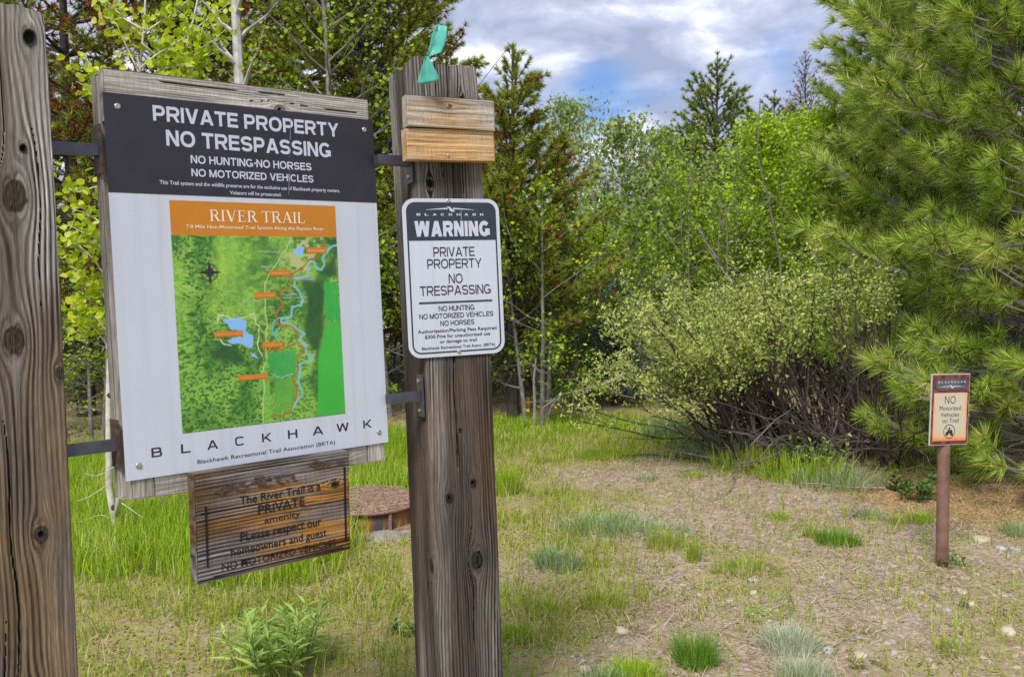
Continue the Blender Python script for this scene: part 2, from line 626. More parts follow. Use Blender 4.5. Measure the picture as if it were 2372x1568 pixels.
def font_text(mb, text, x0, x1, z0, z1, y, bold=0.0, cap=True):
    """Built-in typeface fitted to the box (z0 baseline, z1 cap line)."""
    f = bpy.data.curves.new('t', 'FONT')
    f.body = text
    f.size = 1.0
    f.offset = bold
    f.resolution_u = 3
    o = bpy.data.objects.new('t', f)
    COL.objects.link(o)
    dg = bpy.context.evaluated_depsgraph_get()
    me = o.evaluated_get(dg).to_mesh()
    V = np.zeros(len(me.vertices) * 3)
    me.vertices.foreach_get('co', V)
    V = V.reshape(-1, 3)
    me.calc_loop_triangles()
    T = np.zeros(len(me.loop_triangles) * 3, int)
    me.loop_triangles.foreach_get('vertices', T)
    T = T.reshape(-1, 3)
    o.evaluated_get(dg).to_mesh_clear()
    bpy.data.objects.remove(o)
    bpy.data.curves.remove(f)
    a, b = V[:, 0].min(), V[:, 0].max()
    caph = 0.695
    W = np.c_[x0 + (V[:, 0] - a) / (b - a) * (x1 - x0), np.full(len(V), y), z0 + V[:, 1] / caph * (z1 - z0)]
    mb.add(W, t=T)
    return mb


# ------------------------------------------------------------------ weathered timber
def wood_fields(x, z, seed, pal, lam=0.011, knots=(), cracks=(), wander=0.006, patch=(9, 1.6), dark=0.7, stain=0.0, low=None, sfun=None):
    """x across the grain, z along it (metres). Returns colour (n,3) and height (n)."""
    light, mid, drk, ora = [np.array(c) for c in pal]
    xe = x + wander * (vnoise(x * 6, z * 1.6, seed) - .5) * 2 + wander * .35 * (vnoise(x * 15, z * 6, seed + 1) - .5) * 2
    kin = np.zeros_like(x)
    kring = np.zeros_like(x)
    khole = np.zeros_like(x)
    halo = np.zeros_like(x)
    for (kx, kz, r, hole) in knots:
        dx, dz = x - kx, z - kz
        d2 = dx * dx + (dz * .42) ** 2
        xe = xe - dx * r * r * 1.25 / (d2 + .25 * r * r)
        d = np.sqrt(dx * dx + (dz * .72) ** 2) / r * (1 + .18 * (vnoise(dx * 90 + 7, dz * 90, seed + 5) - .5))
        m = 1 - sstep(.82, 1.0, d)
        kin = np.maximum(kin, m)
        kring = kring + m * (.5 + .5 * np.sin(d * 15))
        khole = np.maximum(khole, (1 - sstep(hole * .8, hole, d)) if hole > 0 else 0 * d)
        halo = np.maximum(halo, 1 - sstep(.9, 1.9, d))
    ph = xe / lam + 2.2 * (vnoise(xe * 14, z * .7, seed + 2) - .5)
    ring = (.5 + .5 * np.sin(2 * np.pi * ph)) ** 1.6
    ring2 = vnoise(xe / (lam * .33), z * 5, seed + 3)
    fib = vnoise(x * 900, z * 30, seed + 4)
    pt = fbm(x * patch[0], z * patch[1], seed + 6, 4)
    pt2 = fbm(x * patch[0] * 2.2, z * patch[1] * 1.7, seed + 9, 4)
    if low:                               # the lower part of a post stays damp and darker
        pt = pt + low[0] * (1 - sstep(low[1], low[2], z + .25 * (vnoise(x * 14, z * 3, seed + 40) - .5)))
    t = sstep(.35, .68, pt)
    c = light[None] * (1 - t)[:, None] + mid[None] * t[:, None]
    streak = vnoise(xe * 420, z * 5, seed + 7)
    streak2 = vnoise(xe * 150, z * 2.2, seed + 8)
    rr = np.clip(ring * .85 + (ring2 - .5) * .75 + (streak2 - .5) * .5, 0, 1) * dark * (.5 + .75 * sstep(.3, .7, pt2))
    rr = np.clip(rr, 0, 1)
    c = c * (1 - rr)[:, None] + drk[None] * rr[:, None]
    if stain:
        st = stain * sstep(.52, .66, fbm(x * 7, z * 2.2, seed + 21, 3)) * (.3 + .7 * (1 - rr)) * (1 if not low else (1 - sstep(low[1] - .3, low[2] - .2, z)))
        if sfun:
            st = np.clip(stain * sfun(x, z) * sstep(.28, .62, fbm(xe * 60, z * 6, seed + 23, 3)) * (1 - .75 * rr), 0, 1)
        c = c * (1 - st)[:, None] + ora[None] * st[:, None]
    hl = halo * .30 * (.6 + .8 * streak)
    c = c * (1 - hl)[:, None] + (drk * .6 + mid * .4)[None] * hl[:, None]
    kc = drk[None] * (1.0 + .9 * (kring - .5)[:, None] * .8) + mid[None] * .16
    c = c * (1 - kin)[:, None] + kc * kin[:, None]
    c = c * (1 - .9 * khole)[:, None]
    c = c * ((.80 + .40 * fib) * (.66 + .68 * streak) * (.72 + .56 * streak2))[:, None]
    H = -.0022 * rr - .0008 * (1 - fib) - .006 * khole + .0016 * kin
    for (x0, wd, z0, z1) in cracks:
        wob = .006 * (vnoise(z * 7 + x0 * 90, z * 0, seed + 11) - .5)
        prof = sstep(z0, z0 + .12, z) * (1 - sstep(z1 - .12, z1, z))
        cm = (1 - sstep(.5, 1.0, np.abs(xe - x0 - wob) / (wd * (.35 + .65 * prof) + 1e-6))) * (prof > 0)
        c = c * (1 - .88 * cm)[:, None]
        H = H - .008 * cm
    return np.clip(c, .004, .9), H


def grid_faces(nu, nv, wrap=False):
    i = np.arange(nu if wrap else nu - 1)
    j = np.arange(nv - 1)
    I, J = np.meshgrid(i, j, indexing='ij')
    I2 = (I + 1) % nu
    return np.stack([I * nv + J, I2 * nv + J, I2 * nv + J + 1, I * nv + J + 1], -1).reshape(-1, 4)


def timber_post(root, W, H, zlow, res, seed, pal, knots, cracks, fine=(True, True, False, False), name='timber', jag=0.012, **kw):
    """Square post, axis z, faces: left(-x), front(-y), right(+x), back(+y). Perimeter runs left face back-to-front, then front ..."""
    h, r = W / 2, 0.006
    P, Nn, U = [], [], []
    corners = [(-h, h), (-h, -h), (h, -h), (h, h)]
    nrm = [(-1, 0), (0, -1), (1, 0), (0, 1)]
    u = 0.0
    for f in range(4):
        a, b = np.array(corners[f]), np.array(corners[(f + 1) % 4])
        d = (b - a) / W
        n = int((W - 2 * r) / (res if fine[f] else .016))
        for s in np.linspace(r, W - r, n + 1):
            P.append(a + d * s)
            Nn.append(nrm[f])
            U.append(u + s)
        n2 = np.array(nrm[(f + 1) % 4])
        cc = b - d * r - np.array(nrm[f]) * r
        for k in (1, 2):
            an = k / 3 * np.pi / 2
            nv = np.array(nrm[f]) * np.cos(an) + n2 * np.sin(an)
            P.append(cc + nv * r)
            Nn.append(nv)
            U.append(u + W - r + 2 * r * k / 3)
        u += W
    P, Nn, U = np.array(P), np.array(Nn), np.array(U)
    zz = np.r_[np.linspace(-.4, zlow, 6)[:-1], np.linspace(zlow, H, int((H - zlow) / (res * 1.25)))]
    nu, nv = len(P), len(zz)
    UU, ZZ = np.meshgrid(U, zz, indexing='ij')
    c, hg = wood_fields(UU.ravel(), ZZ.ravel(), seed, pal, knots=knots, cracks=cracks, **kw)
    hg = hg.reshape(nu, nv)
    X = P[:, 0][:, None] + Nn[:, 0][:, None] * hg
    Y = P[:, 1][:, None] + Nn[:, 1][:, None] * hg
    bow = .004 * np.sin(ZZ * 2.1 + seed)
    wear = sstep(H - .05, H, ZZ)
    X = X * (1 - .015 * wear) + bow
    Y = Y * (1 - .015 * wear)
    topn = jag * (vnoise(UU * 60, UU * 0, seed + 30) - .6) + .02 * (vnoise(UU * 9, UU * 0, seed + 31) - .7)
    Z = ZZ + wear * topn * (jag > 0)
    V = np.stack([X, Y, Z], -1).reshape(-1, 3)
    q = grid_faces(nu, nv, True)[:, ::-1]
    ring = np.arange(nu) * nv + nv - 1
    top = V[ring]
    ctr = top.mean(0) + np.array([0, 0, .004])
    inner = top * .5 + ctr * .5
    inner[:, 2] += .004 * (vnoise(np.arange(nu) * .7, np.zeros(nu), seed) - .5)
    n0 = len(V)
    V = np.vstack([V, inner, ctr])
    nx = (np.arange(nu) + 1) % nu
    q2 = np.stack([ring, n0 + np.arange(nu), n0 + nx, ring[nx]], -1)
    t2 = np.stack([n0 + np.arange(nu), np.full(nu, n0 + nu), n0 + nx], -1)
    cc = np.vstack([c, np.tile(np.array(pal[0]) * .75, (nu + 1, 1)) * (.7 + .6 * vnoise(np.arange(nu + 1) * 1.3, np.zeros(nu + 1), 4))[:, None]])
    return mesh(name, V, [np.vstack([q, q2[:, ::-1]]), t2[:, ::-1]], M['wood'], root, False, cc)


def wood_box(name, parent, x0, x1, y0, y1, z0, z1, seed, pal, axis='x', res=0.003, knots=(), cracks=(), disp=1.0, ragged=0.0, **kw):
    """Plank with a detailed front (-y); grain along axis. knots/cracks given as (across, along, ...)."""
    dims = dict(f=((x0, x1), (z0, z1)), )
    VV, QQ, CC = [], [], []
    n = 0

    def face(o, du, dv, lu, lv, fine, nrm, gx, gz):
        nonlocal n
        ru = res if fine else max(lu / 24, .012)
        rv = res if fine else max(lv / 24, .012)
        nu, nv = max(2, int(lu / ru) + 1), max(2, int(lv / rv) + 1)
        u, v = np.meshgrid(np.linspace(0, lu, nu), np.linspace(0, lv, nv), indexing='ij')
        V = np.array(o)[None] + u.ravel()[:, None] * np.array(du) + v.ravel()[:, None] * np.array(dv)
        a, b = gx(V), gz(V)
        c, h = wood_fields(a, b, seed, pal, knots=knots, cracks=cracks, **kw)
        e = np.minimum(np.minimum(u, lu - u), np.minimum(v, lv - v)).ravel()
        V = V + np.array(nrm)[None] * (h * disp * sstep(0, .006, e) - (.002 * (1 - sstep(0, .004, e)) if fine else 0))[:, None]
        q = grid_faces(nu, nv) + n
        VV.append(V)
        QQ.append(q)
        CC.append(c)
        n += len(V)
    lx, ly, lz = x1 - x0, y1 - y0, z1 - z0
    if axis == 'x':
        across = lambda V: V[:, 2] + V[:, 1] * .6
        along = lambda V: V[:, 0]
    else:
        across = lambda V: V[:, 0] + V[:, 1] * .6
        along = lambda V: V[:, 2]
    face((x0, y0, z0), (1, 0, 0), (0, 0, 1), lx, lz, True, (0, -1, 0), across, along)
    face((x1, y1, z0), (-1, 0, 0), (0, 0, 1), lx, lz, False, (0, 1, 0), across, along)
    face((x0, y1, z0), (0, -1, 0), (0, 0, 1), ly, lz, False, (-1, 0, 0), across, along)
    face((x1, y0, z0), (0, 1, 0), (0, 0, 1), ly, lz, False, (1, 0, 0), across, along)
    face((x0, y0, z1), (1, 0, 0), (0, 1, 0), lx, ly, False, (0, 0, 1), across, along)
    face((x0, y1, z0), (1, 0, 0), (0, -1, 0), lx, ly, False, (0, 0, -1), across, along)
    return mesh(name, np.vstack(VV), [np.vstack(QQ)], M['wood'], parent, False, np.vstack(CC))


def screw_head(mb, x, z, y, r=0.0055):
    th = np.arange(12) / 12 * 2 * np.pi
    P0 = np.c_[x + r * np.cos(th), np.full(12, y), z + r * np.sin(th)]
    P1 = np.c_[x + r * .8 * np.cos(th), np.full(12, y - .002), z + r * .8 * np.sin(th)]
    P2 = np.c_[x + r * .35 * np.cos(th), np.full(12, y - .0016), z + r * .35 * np.sin(th)]
    j = np.arange(12)
    k = (j + 1) % 12
    q = np.vstack([np.stack([j, k, k + 12, j + 12], -1), np.stack([j + 12, k + 12, k + 24, j + 24], -1)])
    t = np.stack([j + 24, k + 24, np.full(12, 36)], -1)
    mb.add(np.vstack([P0, P1, P2, [(x, y - .0004, z)]]), q=q, t=t)


# ------------------------------------------------------------------ the two timber posts
PAL_GREY = ((.40, .385, .37), (.15, .122, .10), (.022, .016, .012), (.30, .185, .08))
PAL_POST = ((.245, .225, .205), (.078, .063, .054), (.012, .009, .008), (.20, .085, .02))
PAL_PLANK = ((.43, .41, .385), (.31, .285, .255), (.12, .10, .085), (.3, .2, .1))

POST_R = np.array([[.9295, -.3672, -.034], [.3686, .9282, .050], [.0134, -.0595, .998]])
POST_R[:, 2] /= np.linalg.norm(POST_R[:, 2])
POST_R[:, 1] = np.cross(POST_R[:, 2], POST_R[:, 0])
POST_R[:, 1] /= np.linalg.norm(POST_R[:, 1])
POST_R[:, 0] = np.cross(POST_R[:, 1], POST_R[:, 2])
_c, _s = math.cos(R(4.0)), math.sin(R(4.0))
POST_R = POST_R @ np.array([[_c, -_s, 0], [_s, _c, 0], [0, 0, 1]])
SIGN_C = np.array([-.165, 2.7129, 1.542])
PW = 0.208
_ax = SIGN_C + POST_R[:, 1] * (PW / 2 + .006)
POST_O = _ax - POST_R[:, 2] * (_ax[2] / POST_R[2, 2])
post = empty('timber_post', POST_O, POST_R, 'weathered dark timber post holding the warning sign, two bare boards and teal tape', 'post', 'timber posts of the trail sign')
# perimeter coordinate: left face 0..PW, front PW..2 PW
F0 = PW
timber_post(post, PW, 2.165, .30, .0023, 11, PAL_POST,
            knots=[(F0 + .135, .70, .021, .0), (F0 + .132, .93, .012, .45), (F0 + .055, .895, .013, .35), (F0 + .098, 1.09, .006, .4),
                   (F0 - .022, .70, .017, .0), (F0 + .04, 1.81, .012, .6), (F0 - .03, 1.47, .008, .5), (F0 + .155, 2.06, .008, .3)],
            cracks=[(F0 + .085, .0022, .95, 1.75), (F0 + .108, .0016, 1.7, 2.3), (F0 + .075, .0016, 1.8, 2.3), (F0 + .14, .0014, 1.75, 2.3), (F0 + .12, .0016, .2, .8), (F0 + .03, .0013, 1.9, 2.3),
                    (.05, .0018, 1.2, 2.3), (.13, .0016, 1.5, 2.3), (.16, .0022, .4, 1.2), (.03, .0014, 1.7, 2.3), (.1, .0013, 1.9, 2.3)],
            lam=.0088, dark=1.0, stain=.2, patch=(9, 1.3), low=(.16, 1.2, 2.0))

LP_YAW = R(35)
LP_R = np.array([[math.cos(LP_YAW), -math.sin(LP_YAW), -.004], [math.sin(LP_YAW), math.cos(LP_YAW), 0], [0, 0, 1]])
LP_W = .21
LP_O = np.array([-1.018, 2.098, 0]) - LP_R[:, 0] * LP_W / 2 + LP_R[:, 1] * LP_W / 2
post_b = empty('timber_post', LP_O, LP_R, 'weathered grey timber post with large dark knots, cut off by the picture edge', 'post', 'timber posts of the trail sign')
F1 = .21
timber_post(post_b, LP_W, 2.155, .5, .0021, 23, PAL_GREY,
            knots=[(F1 + .176, 2.088, .016, .75), (F1 + .15, 1.848, .009, .7), (F1 + .128, 1.745, .027, .0), (F1 + .110, 1.43, .024, .0), (F1 + .145, .985, .017, .35), (F1 + .105, .585, .020, .3), (F1 + .2, 1.35, .012, .0)],
            cracks=[(F1 + .09, .0024, .65, 1.25), (F1 + .05, .0014, 1.3, 2.3), (F1 + .125, .0012, 1.8, 2.3), (F1 + .16, .001, 1.5, 1.9), (F1 + .07, .0014, .3, .8)],
            lam=.0105, dark=1.0, stain=.38, patch=(7, 1.1), wander=.009, jag=.008, low=(.30, 1.25, 1.85))

# ------------------------------------------------------------------ the big trail sign
BC = np.array([-.6527, 2.4153, 1.534])
BR = np.array([[.7711, -.6359, -.033], [.6367, .7695, .049], [-.0057, -.0588, .9983]])
BW, BH = .7262, .914
sign = empty('trail_sign', BC, BR, 'large white and black private property sign with a green trail map on grey planks', 'sign')
p = MB()
p.box(-BW / 2, BW / 2, 0, .003, -BH / 2, BH / 2)
panel = p.build('panel', M['white'], sign)
p = MB()
p.box(-BW / 2 - .0006, BW / 2 + .0006, -.0005, .0015, .2245, BH / 2 + .0006)
p.build('header_band', M['band'], panel)
t = MB()
y = -.0011
place_text(t, 'PRIVATE PROPERTY', -.251, .252, .401, .438, y, .2)
place_text(t, 'NO TRESPASSING', -.2225, .2245, .343, .3815, y, .2)
place_text(t, 'NO HUNTING*NO HORSES', -.165, .164, .3040, .3240, y, .185)
place_text(t, 'NO MOTORIZED VEHICLES', -.165, .168, .2720, .2910, y, .185)
font_text(t, 'This Trail system and the wildlife preserve are for the exclusive use of Blackhawk property owners.', -.244, .247, .2492, .2585, y, .012)
font_text(t, 'Violators will be prosecuted.', -.069, .072, .2315, .2405, y, .012)
t.build('white_lettering', M['letter_white'], panel)
s_ = MB()
rng = np.random.default_rng(5)
zs = np.linspace(.454, .226, 26)
for a, b in zip(zs[:-1], zs[1:]):
    if rng.random() < .75:
        xa = .111 - (.454 - a) * .085
        w = .0006 + .0007 * rng.random()
        s_.add([(xa - w, -.0016, a), (xa + w, -.0016, a), (xa + w * .6, -.0016, b), (xa - w * .8, -.0016, b)], q=[(0, 1, 2, 3)])
s_.build('scratch', M['scratch'], panel)

# map: orange title strip, then the printed picture
p = MB()
p.box(-.2235, .2295, -.0006, .001, .126, .2115)
strip = p.build('title_strip', M['orange'], panel)
t = MB()
place_text(t, 'RIVER TRAIL', -.126, .137, .162, .191, -.0012, font=serif, gap=.03, space=.34)
font_text(t, '7.8 Mile Non-Motorized Trail System Along the Payette River', -.1855, .192, .1440, .1525, -.0012, .004)
t.build('title_lettering', M['letter_cream'], strip)

MAPD = {"lake":[[.258,.431],[.33,.43],[.353,.418],[.373,.436],[.392,.446],[.401,.459],[.397,.498],[.413,.516],[.435,.531],[.425,.595],[.408,.594],[.37,.57],[.298,.561],[.278,.547],[.31,.532],[.368,.527],[.37,.501],[.302,.489],[.29,.458]],"lakelet":[[.407,.614],[.432,.622],[.46,.647],[.445,.649],[.416,.634]],"pond":[[.714,.071],[.752,.051],[.783,.057],[.77,.103],[.728,.098]],"river":[[.997,.049],[.946,.063],[.917,.095],[.899,.118],[.907,.159],[.884,.183],[.852,.176],[.843,.14],[.811,.139],[.802,.189],[.795,.218],[.752,.224],[.715,.223],[.705,.268],[.732,.296],[.756,.342],[.743,.377],[.679,.388],[.676,.437],[.613,.448],[.612,.47],[.674,.473],[.719,.516],[.755,.531],[.722,.556],[.756,.603],[.759,.649],[.801,.66],[.789,.687],[.713,.699],[.72,.736],[.698,.788],[.725,.862],[.669,.91],[.646,.944]],"river2":[[.603,.443],[.562,.458],[.553,.511],[.581,.557],[.557,.529],[.59,.495]],"creek":[[.545,.748],[.595,.761],[.668,.749]],"trail":[[.915,.026],[.866,.117],[.8,.135],[.777,.161],[.712,.196],[.68,.205],[.687,.25],[.675,.276],[.623,.284],[.61,.336],[.628,.373],[.596,.398],[.577,.459],[.601,.487],[.673,.486],[.713,.52],[.7,.573],[.656,.597],[.604,.611],[.512,.61]],"trail2":[[.7,.573],[.75,.621],[.748,.643],[.7,.653],[.693,.689],[.706,.735],[.667,.767],[.684,.831],[.676,.884],[.636,.943],[.593,.969],[.522,.968]],"road":[[.702,.003],[.667,.061],[.589,.159],[.523,.254],[.516,.377],[.521,.465],[.502,.605],[.504,.666],[.475,.725],[.49,.814],[.471,.882],[.468,.995]],"road2":[[.233,.442],[.24,.404],[.306,.429],[.393,.428],[.449,.409],[.451,.462],[.474,.48],[.459,.576],[.48,.638]],"road3":[[.242,.536],[.255,.563],[.302,.574]],"field1":[[.902,.246],[.992,.253],[1.004,.476],[.9,.457],[.894,.383]],"field2":[[.899,.475],[1.004,.476],[1,1],[.813,.997],[.838,.663],[.885,.529]],"field3":[[.511,.623],[.697,.617],[.683,.76],[.555,.749],[.516,.711]],"dark1":[[.752,.233],[.902,.246],[.885,.529],[.833,.663],[.753,.567],[.748,.477],[.786,.37]],"dark2":[[.156,.573],[.298,.565],[.381,.64],[.359,.681],[.199,.644]],"dark3":[[.916,.007],[1,.003],[.994,.23],[.861,.208],[.918,.164],[.979,.072]],"light1":[[.259,.059],[.33,.163],[.249,.247],[.222,.399],[.184,.398],[.221,.246]],"light2":[[.49,.648],[.514,.746],[.531,.976],[.465,.995]],"town":[[.691,.003],[.916,.007],[.796,.207],[.722,.206],[.61,.15],[.678,.061]],"lowr":[[.544,.757],[.688,.769],[.646,.944],[.532,.967]]}
MAPD = {k: np.array(v) for k, v in MAPD.items()}


def seg_dist(px, py, P, closed=False):
    d = np.full(px.shape, 1e9)
    n = len(P)
    for i in range(n if closed else n - 1):
        a, b = P[i], P[(i + 1) % n]
        e = b - a
        t_ = np.clip(((px - a[0]) * e[0] + (py - a[1]) * e[1]) / (e @ e + 1e-12), 0, 1)
        d = np.minimum(d, np.hypot(px - a[0] - t_ * e[0], py - a[1] - t_ * e[1]))
    return d


def inside(px, py, P):
    c = np.zeros(px.shape, bool)
    n = len(P)
    for i in range(n):
        (x1, y1), (x2, y2) = P[i], P[(i + 1) % n]
        k = ((y1 > py) != (y2 > py)) & (px < (x2 - x1) * (py - y1) / (y2 - y1 + 1e-12) + x1)
        c ^= k
    return c


def soft(px, py, P, w):
    d = seg_dist(px, py, P, True)
    return sstep(-w, w, np.where(inside(px, py, P), d, -d))


def build_map():
    nu, nv = 280, 300
    u, v = np.meshgrid(np.linspace(0, 1, nu), np.linspace(0, 1, nv), indexing='ij')
    u, v = u.ravel(), v.ravel()
    wu, wv = u + .02 * (fbm(u * 22, v * 22, 1) - .5), v + .02 * (fbm(u * 22, v * 22, 2) - .5)
    n1 = fbm(u * 9 + 2 * fbm(u * 4, v * 4, 7), v * 5, 3, 5)
    n2 = fbm(u * 85 + 8 * n1, v * 110, 5, 3)
    C = lambda *c: np.array(c)[None]
    mix = lambda a, b, t_: a * (1 - t_)[:, None] + b * t_[:, None]
    c = mix(C(.055, .20, .03), C(.22, .45, .065), sstep(.3, .66, n1))
    c = mix(c, C(.022, .085, .014), .85 * sstep(.44, .62, n2) * (.35 + .65 * np.maximum(sstep(.35, .6, v), sstep(.5, .62, fbm(u * 6, v * 3.5, 15, 3)))) * (1 - .2 * sstep(.5, .7, u)))
    c = mix(c, C(.42, .62, .10), .32 * sstep(.56, .68, fbm(u * 30 + 4 * n1, v * 45, 16, 3)) * (1 - sstep(.55, .8, v)))
    c = mix(c, C(.33, .55, .06), .65 * soft(wu, wv, MAPD['light1'], .05))
    for k in ('dark1', 'dark2', 'dark3'):
        c = mix(c, C(.018, .075, .022) * (.6 + .9 * n2[:, None]), .9 * soft(wu, wv, MAPD[k], .025))
    c = mix(c, C(.42, .45, .19), (soft(wu, wv, MAPD['town'], .03)) * sstep(.48, .6, fbm(u * 40, v * 40, 8, 3)))
    c = mix(c, C(.03, .36, .06), .9 * soft(u, v, MAPD['field1'], .004))
    c = mix(c, C(.045, .40, .045) * (.9 + .2 * n1[:, None]), .95 * soft(u, v, MAPD['field2'], .004))
    c = mix(c, C(.035, .32, .07) * (.8 + .4 * n1[:, None]), .9 * soft(wu, wv, MAPD['field3'], .012))
    c = mix(c, C(.16, .44, .05), .7 * soft(u, v, MAPD['light2'], .004))
    c = mix(c, C(.10, .36, .05) * (.6 + .8 * n2[:, None]), .7 * soft(wu, wv, MAPD['lowr'], .02))
    for k, w, colr in (('road', .0035, C(.45, .55, .25)), ('road2', .004, C(.5, .6, .35)), ('road3', .004, C(.55, .65, .4)), ('river2', .006, C(.11, .42, .42)), ('creek', .004, C(.12, .45, .42)),
                       ('river', .0078, C(.20, .46, .48)), ('trail', .0062, C(.34, .13, .02)), ('trail2', .0062, C(.34, .13, .02))):
        d = seg_dist(wu, wv, MAPD[k])
        c = mix(c, colr, .92 * (1 - sstep(w * .6, w, d)))
    for k in ('lake', 'lakelet', 'pond'):
        c = mix(c, C(.23, .46, .78), .97 * soft(wu, wv, MAPD[k], .004))
    V = np.c_[-.2235 + u * .4525, np.full(len(u), -.0007), .126 - v * .486]
    return mesh('map_picture', V, [grid_faces(nu, nv)[:, ::-1]], M['print'], panel, False, c)


build_map()
mu = lambda u, v: (-.2235 + u * .4525, .126 - v * .486)
for (txt, u0, u1, v1, v0, tailx) in (('River Lodge', .795, .926, .089, .060, 0), ('Trail Access', .554, .684, .21, .183, 1), ('Trail Access', .456, .586, .327, .301, 1),
                                     ('Blackhawk Lake', .208, .372, .522, .498, 1), ('Trail Access', .486, .617, .595, .569, -1), ('Equestrian Center', .331, .507, .758, .735, 1)):
    x0, z0 = mu(u0, v1)
    x1, z1 = mu(u1, v0)
    b = MB()
    b.box(x0, x1, -.0014, -.0006, z0 - .001, z1 + .001)
    if tailx:
        tx = x1 if tailx > 0 else x0 + .008
        b.add([(tx - .008, -.0014, z0), (tx, -.0014, z0), (tx - .004 + .004 * tailx, -.0014, z0 - .007)], t=[(0, 2, 1)])
    lb = b.build('map_label', M['label'], panel)
    t = MB()
    font_text(t, txt, x0 + .006, x1 - .006, z0 + .0048, z1 - .0048, -.0017)
    t.build('label_lettering', M['letter_tan'], lb)
t = MB()                                    # small white place lines printed on the map
for (txt, u0, u1, vv) in (('West Mountain Rd.', .515, .63, .083), ('Maki Dr.', .505, .57, .164), ('Payette River', .725, .842, .222), ('Wildlife Preserve', .722, .842, .234), ('Morning Mist', .628, .72, .316), ('Parking Canoe Access', .628, .782, .333), ('Fire Rd.', .402, .478, .345)):
    x0, z0 = mu(u0, vv)
    x1, _ = mu(u1, vv)
    font_text(t, txt, x0, x1, z0 - .002, z0 + .0035, -.0013)
t.build('place_lettering', M['letter_white'], panel)
cx_, cz_ = mu(.2, .188)
t = MB()
for st in (ribbon(arc(cx_, cz_, .0215, .0215, 0, 352, 40), .0013, True), ribbon(arc(cx_, cz_, .0185, .0185, 0, 352, 40), .0007, True), ribbon(arc(cx_, cz_, .010, .010, 0, 350, 30), .0008, True)):
    for qd in st:
        t.add([(a[0], -.0012, a[1]) for a in qd], q=[(0, 1, 2, 3)])
for k in range(8):
    an = math.pi / 4 * k
    L_ = .0315 if k % 2 == 0 else .019
    d = np.array([math.cos(an), math.sin(an)])
    for sgn in (1, -1):
        e = np.array([math.cos(an + sgn * math.pi / 4), math.sin(an + sgn * math.pi / 4)]) * .0068
        if sgn == 1 or k % 2 == 0:
            t.add([(cx_, -.0013 - .00003 * k, cz_), (cx_ + e[0], -.0013 - .00003 * k, cz_ + e[1]), (cx_ + d[0] * L_, -.0013 - .00003 * k, cz_ + d[1] * L_)], t=[(0, 1, 2)])
place_text(t, 'N', cx_ - .005, cx_ + .005, cz_ + .0375, cz_ + .0475, -.0012, .13)
t.build('compass_rose', M['letter_black'], panel)

t = MB()
for ch, x0, x1 in (('B', -.301, -.276), ('L', -.2295, -.206), ('A', -.164, -.136), ('C', -.091, -.066), ('K', -.018, .008), ('H', .055, .082), ('A', .127, .159), ('W', .2, .2375), ('K', .284, .311)):
    S, W = glyph(ch, .155, .55)
    for i, st in enumerate(S):
        for qd in st:
            t.add([(x0 + a[0] / W * (x1 - x0), -.0005 - .00006 * i, -.4085 + a[1] * .0225) for a in qd], q=[(0, 1, 2, 3)])
font_text(t, 'Blackhawk Recreational Trail Association (BRTA)', -.191, .193, -.4400, -.4300, -.0005, .003)
t.build('black_lettering', M['letter_black'], panel)
for (x, z) in ((-.332, .427), (.335, .428), (-.332, -.424), (.334, -.425)):
    s_ = MB()
    screw_head(s_, x, z, -.0008, .0075)
    s_.build('screw', M['screw'], panel, True)
# backing of planks
wood_box('top_plank', sign, -.359, .352, .0045, .040, .395, .515, 41, PAL_PLANK, 'x', .0028, knots=[(.462 + .0027, .082, .013, .3)], lam=.006, dark=.55, wander=.004, patch=(12, 2.0), cracks=[(.500, .0009, -.36, .1), (.477, .0008, .0, .36)])
wood_box('middle_plank', sign, -.295, .295, .0050, .038, -.39, .385, 44, PAL_PLANK, 'x', .02, lam=.008)
wood_box('bottom_plank', sign, -.296, .294, .0045, .040, -.507, -.397, 42, PAL_PLANK, 'x', .0028, knots=[(-.47, .22, .014, .0)], lam=.007, dark=.45, wander=.004, patch=(12, 2.0))
wood_box('corner_plank', sign, -.350, -.2985, .0045, .040, -.505, .39, 43, PAL_PLANK, 'z', .004, lam=.008, dark=.4)
wood_box('corner_plank', sign, .2965, .351, .0045, .040, -.5075, .39, 46, PAL_PLANK, 'z', .004, lam=.008, dark=.5)
wood_box('batten', sign, -.366, -.292, .0425, .078, -.505, .507, 45, PAL_PLANK, 'z', .006, lam=.007, dark=.6)
wood_box('batten', sign, .290, .352, .0425, .078, -.505, .507, 47, PAL_PLANK, 'z', .006, lam=.007, dark=.6)

# ------------------------------------------------------------------ steel brackets
def post_hit(z):
    """Board-space x, y where a bar meets the post's side face 45 mm behind its front corner."""
    zw = (BC + BR @ np.array([.36, 0, z]))[2]
    p = POST_O + POST_R[:, 2] * (zw / POST_R[2, 2]) - POST_R[:, 0] * PW / 2 - POST_R[:, 1] * (PW / 2 - .036)
    return BR.T @ (p - BC)


